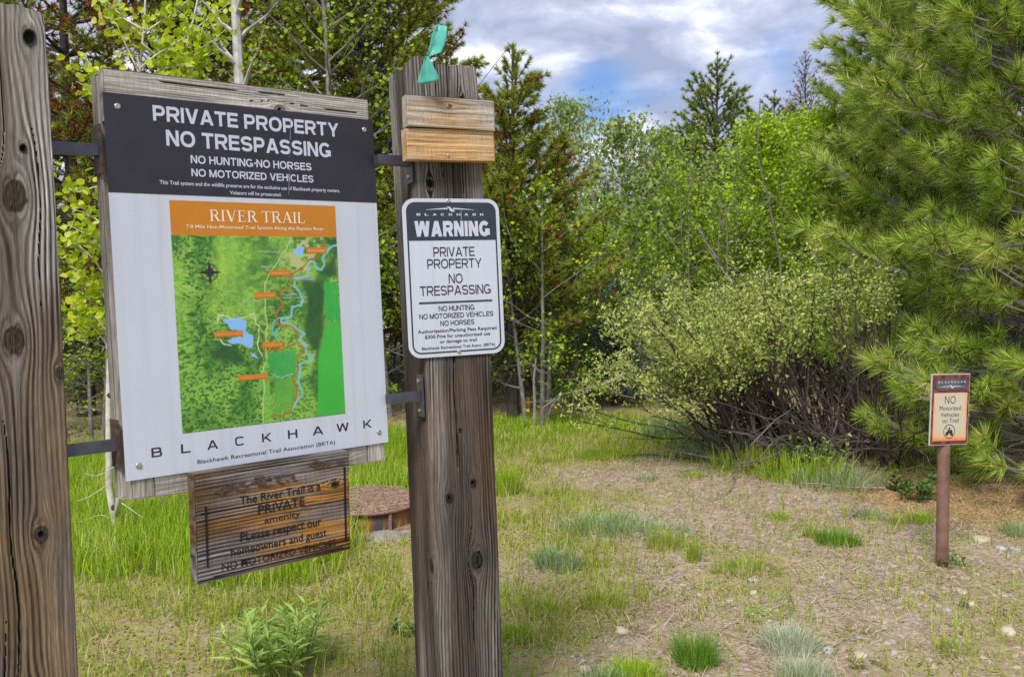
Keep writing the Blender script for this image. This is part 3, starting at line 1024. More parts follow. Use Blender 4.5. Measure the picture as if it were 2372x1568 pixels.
def bracket(side, z, length, label, zplate):
    sgn = -1 if side < 0 else 1
    e = .3665 * sgn if side < 0 else .3550
    b = empty('steel_bracket', BC + BR @ np.array([e, .04 if side < 0 else YBR, z]), BR, label, 'bracket', 'steel brackets holding the trail sign')
    m_ = MB()
    m_.box(*sorted((0.004 * sgn, length * sgn)), -.013, .013, -.0135, .0135)
    m_.build('bar', M['steel'], b)
    m_ = MB()
    m_.box(*sorted((0.0003 * sgn, .0055 * sgn)), *((-.022, .03) if side < 0 else (.006 - YBR, .034 - YBR)), -.055 + zplate, .06 + zplate)
    m_.build('sign_plate', M['rust_steel'], b)
    if side > 0:
        tm = MB()
        fl = b
        # plate against the post's side face: the face normal is the post's -x
        pr = BR.T @ POST_R
        c0 = np.array([length, 0, 0])
        ax, ay, az = pr[:, 0], pr[:, 1], pr[:, 2]
        V = []
        for k in (-1, 1):
            for j in (-1, 1):
                for i in (0, 1):
                    V.append(c0 + ax * (-.001 - .006 * i) + ay * (.021 * j) + az * (.062 * k))
        tm.add(V, q=[(0, 1, 3, 2), (4, 6, 7, 5), (0, 4, 5, 1), (2, 3, 7, 6), (0, 2, 6, 4), (1, 5, 7, 3)])
        pl_ = tm.build('post_plate', M['steel'], b)
        for k in (-1, 1):
            bm_ = MB()
            bm_.tube([c0 - ax * .006 + az * .043 * k, c0 - ax * .012 + az * .043 * k], .0065, 6)
            bm_.build('bolt', M['screw'], pl_)
    return b


bracket(-1, .327, .15, 'dark steel bracket bar near the top of the grey post with large knots', 0)
bracket(-1, -.372, .15, 'dark steel bracket bar in front of the pale aspen stem', 0.0)
_h = post_hit(.345)
YBR = _h[1]
bracket(1, .345, _h[0] - .355, 'dark steel bracket just below the two bare boards', 0)
_h = post_hit(-.333)
YBR = _h[1]
bracket(1, -.333, _h[0] - .355, 'dark steel bracket below the warning sign, bolted to the dark post', 0)

# ------------------------------------------------------------------ old routed plaque
PQ_W, PQ_H = .429, .2735
PQ_C = np.array([-.6066, 2.3309, .9495]) * np.array([1, 1, 1]) + np.array([-.6066, 2.3309, -.6505]) * (.2735 / .27 - 1)
PQ_R = np.array([[.7622, -.6473, .0039], [.6473, .7622, .0068], [-.0074, -.0027, 1.0]])
plaque = empty('wooden_plaque', PQ_C, PQ_R, 'worn brown wooden plaque with dark carved lettering under the trail sign', 'plaque')
PAL_PLQ = ((.23, .21, .21), (.14, .085, .04), (.016, .012, .010), (.46, .21, .03))
wood_box('board', plaque, -PQ_W / 2, PQ_W / 2, 0, .042, -PQ_H / 2, PQ_H / 2, 61, PAL_PLQ, 'x', .0022, knots=[(.052, .17, .010, .0), (.095, -.02, .006, .0)],
         lam=.0098, dark=.95, wander=.009, patch=(13, 3.2), stain=1.0, sfun=lambda a, b: sstep(-.25, .15, b + .6 * (fbm(a * 9, b * 5, 77) - .5)) * (1 - sstep(.05, .10, a)) * (1 - .8 * (1 - sstep(-.125, -.10, a))), cracks=[(.03, .0013, -.2, .05), (-.105, .0016, -.1, .25), (.055, .001, .02, .25)])
t = MB()
yy = .00005
for (txt, x0, x1, z0, z1, bd) in (('The River Trail is a', -.100, .128, .0430, .0640, .012), ('PRiVATE', -.052, .080, .0100, .0330, .012), ('amenity', -.036, .066, -.0170, -.0010, .012),
                                  ('PLease respect our', -.102, .128, -.0520, -.0290, .012), ('homeowners and guest', -.128, .142, -.0850, -.0640, .012), ('NO MOTORIZED VEHICLES', -.152, .170, -.1170, -.0980, .006)):
    font_text(t, txt, x0, x1, z0, z1, yy, bd)
t.build('carved_lettering', plain('carved_dark', (.016, .011, .009), .9, var=.5, scale=90), plaque)
t = MB()
t.box(-.1905, -.1865, -.0012, .003, -.098, .055)
t.box(.1985, .2035, -.0012, .003, -.112, .095)
t.box(-.175, .190, -.0012, .003, -.1275, -.1245)
t.build('carved_border', plain('carved_black', (.008, .007, .007), .9, var=.5, scale=90), plaque)
t = MB()
rng = np.random.default_rng(9)
for (x0, x1, z0, z1, n) in ((-.17, -.02, .075, .105, 26), (.0, .07, .078, .10, 12), (.10, .20, .105, .122, 16)):
    for k in range(n):
        x, z = rng.uniform(x0, x1), rng.uniform(z0, z1)
        w, h = rng.uniform(.004, .02), rng.uniform(.002, .006)
        an = np.arange(9) / 9 * 2 * np.pi
        rr = rng.uniform(.6, 1, 9)
        P = np.c_[x + w * np.cos(an) * rr, z + h * np.sin(an) * rr]
        t.add(np.vstack([np.c_[P[:, 0], np.full(9, -.0006 - .00004 * (k % 20)), P[:, 1]], [(x, -.0006 - .00004 * (k % 20), z)]]), t=[((a + 1) % 9, a, 9) for a in range(9)])
t.build('worn_paint', plain('worn_brown_paint', (.075, .05, .033), .9, var=.5, scale=120), plaque)

# ------------------------------------------------------------------ warning sign
WW, WH = .2947, .457


def rrect(x0, x1, z0, z1, r, n=8):
    P = []
    for cx, cz, a in ((x1 - r, z1 - r, 0), (x0 + r, z1 - r, 90), (x0 + r, z0 + r, 180), (x1 - r, z0 + r, 270)):
        for k in range(n + 1):
            t_ = R(a + 90 * k / n)
            P.append((cx + r * math.cos(t_), cz + r * math.sin(t_)))
    return np.array(P)


warn = empty('warning_sign', SIGN_C, POST_R @ np.diag([1.027, 1, 1]), 'white metal warning sign with rounded corners screwed to the dark post', 'sign')
t = MB()
t.prism(rrect(-WW / 2, WW / 2, -WH / 2, WH / 2, .036), 0, .0025)
wp = t.build('plate', M['white'], warn)
t = MB()
for qd in ribbon(rrect(-.1345, .1345, -.2155, .2155, .0245), .0045, True):
    t.add([(a[0], -.0006, a[1]) for a in qd], q=[(0, 1, 2, 3)])
top = [q for q in rrect(-.136, .136, -.2, .2170, .026) if q[1] > .1]
P = np.vstack([[(.136, .108)], top, [(-.136, .108)]])
c0 = np.array([[0, .165]])
t.add(np.vstack([np.c_[P[:, 0], np.full(len(P), -.0008), P[:, 1]], [(0, -.0008, .165)]]), t=[((a + 1) % len(P), a, len(P)) for a in range(len(P))])
t.box(-.111, .113, -.0008, .0001, -.0738, -.0685)
t.build('black_print', M['slate'], wp)
t = MB()
yw = -.0013
place_text(t, 'WARNING', -.114, .1145, .119, .1636, yw, .27, gap=.09)
for ch, x0 in zip('BLACKHAWK', np.linspace(-.1065, .0865, 9)):
    S, W = glyph(ch, .22, .6)
    for i, st in enumerate(S):
        for qd in st:
            t.add([(x0 + a[0] / W * .0115, yw - .00006 * i, .179 + a[1] * .0068) for a in qd], q=[(0, 1, 2, 3)])


def hawk(mb, cx, cz, s, y):
    """Soaring bird mark: two long thin wings and a curved body."""
    for sg in (-1, 1):
        xs = np.linspace(.008, .073, 10)
        up = .0052 - .0055 * ((xs - .008) / .065) ** 1.3
        lo = up - .0038 * (1 - (xs - .008) / .065) - .0007
        for i in range(9):
            mb.add([(cx + sg * xs[i] * s, y, cz + up[i] * s), (cx + sg * xs[i + 1] * s, y, cz + up[i + 1] * s), (cx + sg * xs[i + 1] * s, y, cz + lo[i + 1] * s), (cx + sg * xs[i] * s, y, cz + lo[i] * s)], q=[(0, 1, 2, 3) if sg > 0 else (3, 2, 1, 0)])
        mb.add([(cx + sg * .0725 * s, y, cz + .0002 * s), (cx + sg * .0705 * s, y, cz + .0012 * s), (cx + sg * .0745 * s, y, cz - .0028 * s)], t=[(0, 1, 2)])
    body = [(-.011, .0085, .001), (-.006, .0080, .0022), (-.002, .0055, .0030), (.000, .002, .0034), (.003, -.0015, .0042), (.007, -.004, .0045), (.012, -.0055, .0020)]
    for a, b in zip(body[:-1], body[1:]):
        mb.add([(cx + (a[0] - a[2]) * s, y - .0001, cz + (a[1] - a[2] * .4) * s), (cx + (b[0] - b[2]) * s, y - .0001, cz + (b[1] - b[2] * .4) * s), (cx + (b[0] + b[2]) * s, y - .0001, cz + (b[1] + b[2] * .4) * s), (cx + (a[0] + a[2]) * s, y - .0001, cz + (a[1] + a[2] * .4) * s)], q=[(0, 1, 2, 3)])


hawk(t, -.0045, .1965, 1.0, yw)
t.box(.0277, .0286, yw, -.0009, .1656, .1935)
t.build('white_print', M['letter_white'], wp)
t = MB()
yb = -.0008
place_text(t, 'PRIVATE', -.0615, .0645, .0611, .0885, yb, .135)
place_text(t, 'PROPERTY', -.0816, .0845, .0269, .0542, yb, .135)
place_text(t, 'NO', -.0192, .0235, -.0170, .0107, yb, .135)
place_text(t, 'TRESPASSING', -.1070, .1098, -.0507, -.0231, yb, .135)
place_text(t, 'NO HUNTING', -.0538, .0559, -.0966, -.0813, yb, .15)
place_text(t, 'NO MOTORIZED VEHICLES', -.1125, .1144, -.1173, -.1029, yb, .15)
place_text(t, 'NO HORSES', -.0507, .0536, -.1392, -.1246, yb, .15)
font_text(t, 'Authorization/Parking Pass Required', -.119, .1225, -.1575, -.1480, yb, .012)
font_text(t, '$300 Fine for unauthorized use', -.099, .102, -.1735, -.1640, yb, .012)
font_text(t, 'or damage to trail', -.0546, .0593, -.1890, -.1800, yb, .012)
font_text(t, 'Blackhawk Recreational Trail Assoc. (BRTA)', -.1094, .1163, -.2057, -.1973, yb, .010)
t.build('black_lettering', M['letter_black'], wp)
for (x, z) in ((-.0093, .2215), (.0025, -.2160)):
    s_ = MB()
    screw_head(s_, x, z, -.001, .0065)
    s_.build('screw', M['screw'], wp, True)

# ------------------------------------------------------------------ two bare boards on the post
PAL_BARE = ((.42, .39, .345), (.44, .32, .18), (.13, .10, .075), (.50, .25, .06))
PAL_BARE2 = ((.46, .37, .25), (.50, .32, .15), (.19, .13, .08), (.50, .22, .04))
for (c, w, ry, pal, seed, lab, kn) in (((-.1705, 2.6985, 2.0085), .268, .012, PAL_BARE, 71, 'upper bare board on the dark post, grey with a brown stain', [(.012, -.006, .007, .25)]),
                                       ((-.1724, 2.6996, 1.9190), .2708, -.006, PAL_BARE2, 72, 'lower bare board on the dark post, orange fresh wood with grey ends', [])):
    ca, sa = math.cos(ry), math.sin(ry)
    Rr = POST_R @ np.array([[ca, 0, sa], [0, 1, 0], [-sa, 0, ca]])
    bo = empty('wooden_board', np.array(c) - POST_R[:, 1] * .0, Rr, lab, 'board', 'bare boards on the post')
    wood_box('plank', bo, -w / 2, w / 2, -.012, .0265, -.0435, .0435, seed, pal, 'x', .0021, knots=kn, lam=.0125, dark=.5, wander=.010, patch=(16, 6), stain=.10)
    s_ = MB()
    screw_head(s_, -.012, .019 if seed == 71 else -.03, -.0125, .004)
    s_.build('screw', M['screw'], bo, True)

# ------------------------------------------------------------------ teal flagging tape on a stick, wires
def at_depth(x, y, d):
    r = ray(x, y)
    return np.array([0, 0, EYE]) + r * d


def tape(name, rows, d, bulge, parent, seed):
    rng_ = np.random.default_rng(seed)
    V = []
    nu = 9
    for (xa, ya, xb, yb_, dd) in rows:
        for k in range(nu):
            s = k / (nu - 1)
            V.append(at_depth(xa + (xb - xa) * s, ya + (yb_ - ya) * s, d + dd + bulge * math.sin(s * math.pi * 1.6 + dd * 40) + rng_.uniform(-.001, .001)))
    V = np.array(V)
    o = mesh(name, V, [grid_faces(len(rows), nu)], M['teal'], parent, True)
    sol = o.modifiers.new('thick', 'SOLIDIFY')
    sol.thickness = .0006
    return o


tp_o = at_depth(1000, 130, 2.58)
tp = empty('flagging_tape', (0, 0, 0), None, 'teal plastic flagging tape knotted round a thin stick on top of the dark post', 'flagging tape')
tape('tape_strip', [(1011, 58, 1036, 61, 0), (1004, 72, 1036, 74, .006), (999, 88, 1034, 88, -.004), (996, 104, 1031, 104, .004), (994, 118, 1024, 122, .0), (990, 127, 1006, 128, .0), (987, 131, 992, 132, .0)], 2.575, .006, tp, 1)
tape('tape_tail', [(986.5, 130, 992, 131, 0), (982, 142, 997, 142, .003), (977, 156, 1004, 154, -.004), (972, 172, 1011, 167, .004), (966, 191, 1019, 182, 0), (978, 197, 1008, 190, .005)], 2.572, .005, tp, 2)
m_ = MB()
m_.tube([at_depth(1008, 26, 2.6), at_depth(1011, 45, 2.6), at_depth(1013, 62, 2.59), at_depth(1015, 130, 2.63)], .0022, 5)
m_.build('stick', M['wire'], tp)
m_ = MB()
m_.tube([at_depth(1104, 205, 2.78), at_depth(1140, 158, 2.79), at_depth(1178, 110, 2.80)], .0011, 5)
tag(m_.build('wire', M['wire'], None), 'thin dark wire sticking out behind the dark post, slanting up beside the boards', 'wire')

# ------------------------------------------------------------------ small marker sign on a pole
MB_G = G(2182, 1313)
MK_C = np.array([2.2055, 4.6328, .8107])
yaw = R(15.5)
MK_R = np.array([[math.cos(yaw), -math.sin(yaw), .035], [math.sin(yaw), math.cos(yaw), .05], [-.03, -.05, .998]])
mk = empty('trail_marker', MB_G, None, 'small cream and brown no motorized vehicles sign on a round rusty brown pole', 'sign')
m_ = MB()
topp = MK_C + MK_R @ np.array([-.008, .034, .12]) - MB_G
zz = np.linspace(-.05, 1, 9)
m_.tube([np.array([topp[0] * s, topp[1] * s, topp[2] * s]) for s in zz], .0305, 20)
M['pole'] = plain('brown_pole', (.185, .10, .075), .55, 0.0, .3, 14, .4)
m_.build('pole', M['pole'], mk, True)


def loc_mesh(mb, Rm, c):
    mb.v = [(Rm @ v.T).T + c for v in mb.v]
    return mb


MKL = MK_C - MB_G
m_ = loc_mesh(MB().box(-.1148, .1148, 0, .006, -.18, .18), MK_R, MKL)
mp_ = m_.build('panel', M['edge'], mk)
M['brick'] = plain('dark_red_timber_print', (.14, .035, .03), .5, var=.75, scale=34)
m_ = loc_mesh(MB().box(-.1105, .1125, -.0008, .001, -.177, .1755), MK_R, MKL)
m_.build('border_print', M['brick'], mp_)
mm, tt, pp = newmat('parchment_print')
tc = N(tt, 'ShaderNodeTexCoord')
sx = N(tt, 'ShaderNodeSeparateXYZ')
tt.links.new(tc.outputs['Generated'], sx.inputs[0])
mxs = None
for ax in ('X', 'Z'):
    a1 = N(tt, 'ShaderNodeMath', operation='SUBTRACT')
    tt.links.new(sx.outputs[ax], a1.inputs[0])
    a1.inputs[1].default_value = .5 if ax == 'X' else .56
    a2 = N(tt, 'ShaderNodeMath', operation='ABSOLUTE')
    tt.links.new(a1.outputs[0], a2.inputs[0])
    if mxs is None:
        mxs = a2
    else:
        m3 = N(tt, 'ShaderNodeMath', operation='MAXIMUM')
        tt.links.new(mxs.outputs[0], m3.inputs[0])
        tt.links.new(a2.outputs[0], m3.inputs[1])
        mxs = m3
nz = N(tt, 'ShaderNodeTexNoise')
nz.inputs['Scale'].default_value = 14
tt.links.new(tc.outputs['Object'], nz.inputs[0])
ad = N(tt, 'ShaderNodeMath', operation='MULTIPLY_ADD')
tt.links.new(nz.outputs['Fac'], ad.inputs[0])
ad.inputs[1].default_value = .14
tt.links.new(mxs.outputs[0], ad.inputs[2])
rp = N(tt, 'ShaderNodeValToRGB')
rp.color_ramp.elements[0].position = .40
rp.color_ramp.elements[0].color = (.50, .47, .36, 1)
rp.color_ramp.elements[1].position = .60
rp.color_ramp.elements[1].color = (.66, .22, .07, 1)
e_ = rp.color_ramp.elements.new(.50)
e_.color = (.62, .42, .26, 1)
tt.links.new(ad.outputs[0], rp.inputs[0])
tt.links.new(rp.outputs[0], pp.inputs['Base Color'])
pp.inputs['Roughness'].default_value = .5
M['parch'] = mm
m_ = loc_mesh(MB().box(-.0985, .1025, -.0014, -.0008, -.159, .084), MK_R, MKL)
m_.build('notice_print', M['parch'], mp_)
m_ = loc_mesh(MB().box(-.0885, .096, -.0014, -.0008, .098, .1525), MK_R, MKL)
m_.build('emblem_print', plain('grey_emblem', (.085, .085, .10), .5, var=.4, scale=18), mp_)
m_ = MB()
for ch, x0 in zip('BLACKHAWK', np.linspace(-.077, .078, 9)):
    S, W = glyph(ch, .24, .6)
    for i, st in enumerate(S):
        for qd in st:
            m_.add([(x0 + a[0] / W * .0095, -.0019 - .00006 * i, .134 + a[1] * .0085) for a in qd], q=[(0, 1, 2, 3)])
hawk(m_, .003, .1135, 1.12, -.0019)
loc_mesh(m_, MK_R, MKL).build('emblem_lettering', M['letter_white'], mp_)
m_ = MB()
place_text(m_, 'NO', -.033, .0315, .030, .067, -.0019, .12, gap=.2)
font_text(m_, 'Motorized', -.063, .066, -.0045, .0175, -.0019, 0)
font_text(m_, 'Vehicles', -.055, .0565, -.037, -.015, -.0019, 0)
font_text(m_, 'on Trail', -.044, .055, -.067, -.045, -.0019, 0)
for qd in ribbon(arc(0, -.1115, .033, .0345, 0, 350, 36), .0034, True) + ribbon([(-.024, -.0875), (.024, -.1355)], .0028):
    m_.add([(a[0], -.0020, a[1]) for a in qd], q=[(0, 1, 2, 3)])


def blob(cx, cz, rx, rz, y, n=12):
    an = np.arange(n) / n * 2 * np.pi
    m_.add(np.vstack([np.c_[cx + rx * np.cos(an), np.full(n, y), cz + rz * np.sin(an)], [(cx, y, cz)]]), t=[((a + 1) % n, a, n) for a in range(n)])


blob(-.0145, -.1245, .0085, .0090, -.0021)           # off-road vehicle with rider, struck out
blob(.0150, -.1245, .0085, .0090, -.00215)
blob(.0000, -.1155, .0170, .0070, -.0022)
blob(.0120, -.1110, .0090, .0045, -.00225)
blob(.0010, -.0945, .0045, .0050, -.00235)
for qd in ribbon([(-.006, -.112), (.000, -.101)], .008) + ribbon([(.001, -.102), (.012, -.106), (.016, -.103)], .0035):
    m_.add([(a[0], -.0024, a[1]) for a in qd], q=[(0, 1, 2, 3)])
loc_mesh(m_, MK_R, MKL).build('dark_lettering', M['letter_black'], mp_)

# ------------------------------------------------------------------ rusty manhole
MH = XY(838, 5.56)
M['lid_straw'] = leafmat('lid_straw', (.26, .17, .11), (.50, .38, .26), None, .1, nscale=20)
mh = empty('manhole', MH, None, 'rusty round manhole riser with ridged lid on a low concrete slab', 'manhole')
M['rust_lid'] = plain('rusty_lid', (.25, .155, .115), .8, .1, .45, 22, .2, .3)
mm, tt, pp = newmat('rusty_wall')
tc = N(tt, 'ShaderNodeTexCoord')
nz = N(tt, 'ShaderNodeTexNoise')
mpn = N(tt, 'ShaderNodeMapping')
mpn.inputs['Scale'].default_value = (7, 7, 2.0)
nz.inputs['Scale'].default_value = 1.0
nz.inputs['Detail'].default_value = 6
tt.links.new(tc.outputs['Object'], mpn.inputs[0])
tt.links.new(mpn.outputs[0], nz.inputs[0])
rp = N(tt, 'ShaderNodeValToRGB')
rp.color_ramp.elements[0].position = .42
rp.color_ramp.elements[0].color = (.045, .040, .038, 1)
rp.color_ramp.elements[1].position = .62
rp.color_ramp.elements[1].color = (.30, .115, .03, 1)
tt.links.new(nz.outputs['Fac'], rp.inputs[0])
tt.links.new(rp.outputs[0], pp.inputs['Base Color'])
pp.inputs['Roughness'].default_value = .8
M['rust_wall'] = mm
RR, HT = .305, .125


def lathe(mb, prof, k=48):
    th = np.arange(k) / k * 2 * np.pi
    prof = np.array(prof)
    n = len(prof)
    V = np.stack([prof[:, 0][:, None] * np.cos(th), prof[:, 0][:, None] * np.sin(th), np.broadcast_to(prof[:, 1][:, None], (n, k))], -1).reshape(-1, 3)
    i = np.arange(n - 1)[:, None] * k
    j = np.arange(k)[None]
    q = np.stack([i + j, i + (j + 1) % k, i + k + (j + 1) % k, i + k + j], -1).reshape(-1, 4)
    return mb.add(V, q=q)


lathe(MB(), [(RR - .012, 0), (RR - .012, HT - .004), (RR - .05, HT - .004), (RR - .05, 0)]).build('riser', M['rust_wall'], mh, True)
M['pale_rust'] = plain('pale_rust', (.24, .15, .11), .8, var=.4)
for k in range(9):
    an = 2 * np.pi * k / 9 - 1.69
    c, s = math.cos(an), math.sin(an)
    r0, r1, w = RR - .010, RR + .016, .006
    V = [(c * r - s * ww, s * r + c * ww, z) for z in (.02, HT - .012) for (r, ww) in ((r0, -w), (r1, -w), (r1, w), (r0, w))]
    MB().add(V, q=[(0, 1, 5, 4), (1, 2, 6, 5), (2, 3, 7, 6), (4, 5, 6, 7)]).build('rib', M['pale_rust'], mh)
lathe(MB(), [(RR - .02, .02), (RR + .035, .02), (RR + .042, .008), (RR + .038, -.012)]).build('flange', M['rust_lid'], mh, True)
lid = lathe(MB(), [(RR - .01, HT - .003), (RR + .012, HT - .004), (RR + .014, HT + .006), (RR + .006, HT + .011), (0.001, HT + .012)]).build('lid', M['rust_lid'], mh)
m_ = MB()
for k in np.linspace(-RR + .02, RR - .02, 30):
    L_ = math.sqrt(max(0, (RR - .012) ** 2 - k * k))
    d = np.array([math.cos(.42), -math.sin(.42)])
    n_ = np.array([d[1], -d[0]])
    a, b = n_ * k - d * L_, n_ * k + d * L_
    w = n_ * .0045
    V = [(*(a - w), HT + .0125), (*(a + w), HT + .0125), (*(b + w), HT + .0125), (*(b - w), HT + .0125), (*(a - w * .4), HT + .0175), (*(a + w * .4), HT + .0175), (*(b + w * .4), HT + .0175), (*(b - w * .4), HT + .0175)]
    m_.add(V, q=[(0, 1, 5, 4), (1, 2, 6, 5), (2, 3, 7, 6), (3, 0, 4, 7), (4, 5, 6, 7)])
m_.build('tread', plain('red_rust', (.30, .18, .14), .75, .1, .35, 40, .25), lid)
m_ = MB()
rl = np.random.default_rng(33)
for k in range(900):
    a0, r0_ = rl.uniform(0, 6.28), RR * math.sqrt(rl.random())
    p0 = np.array([r0_ * math.cos(a0), r0_ * math.sin(a0) * .98 + .02, HT + .019 + .006 * rl.random()])
    a1, ll, w = rl.uniform(0, 6.28), rl.uniform(.03, .10), .0016
    d_ = np.array([math.cos(a1), math.sin(a1), 0]) * ll
    s_v = np.array([-math.sin(a1), math.cos(a1), 0]) * w
    m_.add([p0 - s_v, p0 + s_v, p0 + d_ + s_v, p0 + d_ - s_v], q=[(0, 1, 2, 3)])
m_.build('dead_grass', M['lid_straw'], lid)['kind'] = 'stuff'
m_ = MB()
an = np.arange(26) / 26 * 2 * np.pi
rr = .40 + .04 * np.sin(an * 3 + 1) + .05 * np.sin(an * 5)
P = np.c_[rr * np.cos(an), rr * np.sin(an)]
V = np.vstack([np.c_[P, np.full(26, .012 + .012 * np.sin(an * 4))], np.c_[P * 1.06, np.full(26, -.05)], [(0, 0, .018)]])
m_.add(V, q=[(a, 26 + a, 26 + (a + 1) % 26, (a + 1) % 26) for a in range(26)], t=[(a, (a + 1) % 26, 52) for a in range(26)])
m_.build('concrete_slab', plain('old_concrete', (.27, .25, .22), .9, var=.3, scale=14, bump=.5), mh)

# ------------------------------------------------------------------ ground
def poly_xy(P):
    return np.array([G(a, b)[:2] for a, b in P])


BARE = poly_xy([(1250, 1640), (1390, 1480), (1500, 1380), (1400, 1290), (1420, 1200), (1330, 1140), (1270, 1090), (1320, 1075), (1400, 1080), (1480, 1070), (1560, 1085), (1760, 1110), (1950, 1150), (2150, 1180), (2500, 1240), (2800, 1640)])
LITTER = poly_xy([(1900, 1135), (2010, 1090), (2200, 1120), (2600, 1120), (2700, 1330), (2420, 1260), (2260, 1205), (2050, 1180)])
LUSH = poly_xy([(-100, 1080), (300, 1060), (800, 1050), (960, 1010), (1010, 1060), (1000, 1150), (800, 1165), (800, 1290), (640, 1345), (480, 1335), (330, 1320), (150, 1360), (-100, 1400)])
FAR = poly_xy([(1000, 965), (1150, 965), (1420, 962), (1580, 985), (1900, 1060), (1900, 1100), (1700, 1085), (1560, 1060), (1500, 1025), (1400, 1004), (1290, 1005), (1150, 1035), (1000, 1040)])
MOLE = G(1312, 1545)


def gz(x, y):
    z = .05 * (fbm(x * .7 + 5, y * .7, 3, 3) - .5) + .018 * (fbm(x * 4, y * 4, 5, 3) - .5)
    z = z * sstep(1.5, 3.0, y)
    z = z + .05 * np.exp(-((x - MOLE[0]) ** 2 + (y - MOLE[1]) ** 2) / .006) * (.6 + .8 * vnoise(x * 60, y * 60, 9))
    return z


def masks(x, y):
    wx, wy = x + .35 * (fbm(x * 2.2, y * 2.2, 12) - .5), y + .5 * (fbm(x * 2.2, y * 2.2, 13) - .5)
    return soft(wx, wy, BARE, .16), soft(wx, wy, LITTER, .25), soft(wx, wy, LUSH, .15), soft(wx, wy, FAR, .25)


def spots(x, y):                         # worn bare patches in the turf
    return sstep(.52, .62, fbm(x * 2.3, y * 2.3, 44, 4))


def axis(fine, outs0, outs1):
    return np.r_[outs0, fine, outs1]


gx = axis(np.arange(-3.6, 4.8, .03), np.array([-600, -250, -90, -40, -20, -10, -6, -4.5]), np.array([5.2, 6.5, 10, 20, 40, 90, 250, 600]))
gy = axis(np.arange(2.6, 10.6, .03), np.array([-300, -80, -20, -5, 0, 1.2, 2]), np.array([11.2, 12.5, 15, 20, 30, 60, 120, 300, 900]))
X_, Y_ = np.meshgrid(gx, gy, indexing='ij')
X_, Y_ = X_.ravel(), Y_.ravel()
mb_, ml_, mu_, mf_ = masks(X_, Y_)
mm, tt, pp = newmat('ground_soil')
at_ = N(tt, 'ShaderNodeAttribute')
at_.attribute_name = 'col'
sp = N(tt, 'ShaderNodeSeparateColor')
tt.links.new(at_.outputs['Color'], sp.inputs[0])
tc = N(tt, 'ShaderNodeTexCoord')


def noise(scale, detail=6, rough=.6):
    n = N(tt, 'ShaderNodeTexNoise')
    n.inputs['Scale'].default_value = scale
    n.inputs['Detail'].default_value = detail
    n.inputs['Roughness'].default_value = rough
    tt.links.new(tc.outputs['Object'], n.inputs[0])
    return n.outputs['Fac']


def ramp(fac, stops):
    r = N(tt, 'ShaderNodeValToRGB')
    e = r.color_ramp.elements
    e[0].position, e[0].color = stops[0][0], (*stops[0][1], 1)
    e[1].position, e[1].color = stops[-1][0], (*stops[-1][1], 1)
    for p_, c_ in stops[1:-1]:
        q_ = e.new(p_)
        q_.color = (*c_, 1)
    tt.links.new(fac, r.inputs[0])
    return r.outputs[0]


def mixc(f, a, b):
    m_ = N(tt, 'ShaderNodeMix', data_type='RGBA')
    tt.links.new(f, m_.inputs[0])
    tt.links.new(a, m_.inputs[6])
    tt.links.new(b, m_.inputs[7])
    return m_.outputs[2]


dirt = ramp(noise(7, 9, .7), [(.3, (.21, .145, .09)), (.46, (.35, .255, .165)), (.56, (.40, .305, .205)), (.7, (.47, .38, .27))])
vor = N(tt, 'ShaderNodeTexVoronoi')
vor.inputs['Scale'].default_value = 62
tt.links.new(tc.outputs['Object'], vor.inputs[0])
sepv = N(tt, 'ShaderNodeSeparateColor')
tt.links.new(vor.outputs['Color'], sepv.inputs[0])
peb = ramp(sepv.outputs[0], [(0.0, (.20, .15, .12)), (.35, (.38, .29, .21)), (.7, (.50, .43, .35)), (1.0, (.36, .36, .37))])
damp = ramp(noise(1.7, 6, .65), [(.42, (0, 0, 0)), (.62, (.75, .75, .75))])
dirt = mixc(damp, dirt, ramp(noise(24, 7, .7), [(.35, (.17, .115, .075)), (.65, (.33, .25, .17))]))
pm = ramp(noise(40, 3), [(.45, (0, 0, 0)), (.6, (1, 1, 1))])
dirt = mixc(pm, dirt, peb)
turf = ramp(noise(14, 8, .7), [(.32, (.22, .15, .09)), (.46, (.36, .28, .15)), (.56, (.27, .27, .07)), (.70, (.42, .35, .23))])
lit = ramp(noise(35, 8, .75), [(.35, (.20, .095, .04)), (.5, (.42, .24, .10)), (.66, (.56, .38, .19))])
lush = ramp(noise(18, 6), [(.35, (.06, .10, .015)), (.65, (.14, .22, .03))])
c_ = mixc(sp.outputs[0], turf, dirt)
c_ = mixc(sp.outputs[2], c_, lush)
c_ = mixc(sp.outputs[1], c_, lit)
tt.links.new(c_, pp.inputs['Base Color'])
pp.inputs['Roughness'].default_value = .95
pp.inputs['Specular IOR Level'].default_value = .1
bp = N(tt, 'ShaderNodeBump')
bp.inputs['Strength'].default_value = .9
bp.inputs['Distance'].default_value = .012
tt.links.new(noise(55, 8, .7), bp.inputs['Height'])
tt.links.new(bp.outputs[0], pp.inputs['Normal'])
patchy = fbm(X_ * 1.7, Y_ * 1.7, 40, 4)
bare_c = np.clip(mb_ * (.25 + 1.1 * sstep(.32, .6, patchy)) + .8 * spots(X_, Y_) * (1 - mu_) * (1 - mf_), 0, 1)
gcol = np.c_[bare_c, np.clip(ml_ * .95, 0, 1), np.clip(np.maximum(mu_, mf_) * .95, 0, 1)]
tag(mesh('ground', np.c_[X_, Y_, gz(X_, Y_)], [grid_faces(len(gx), len(gy))], mm, None, True, gcol), kind='structure')

# ------------------------------------------------------------------ grass and ground cover
RNG = np.random.default_rng(77)


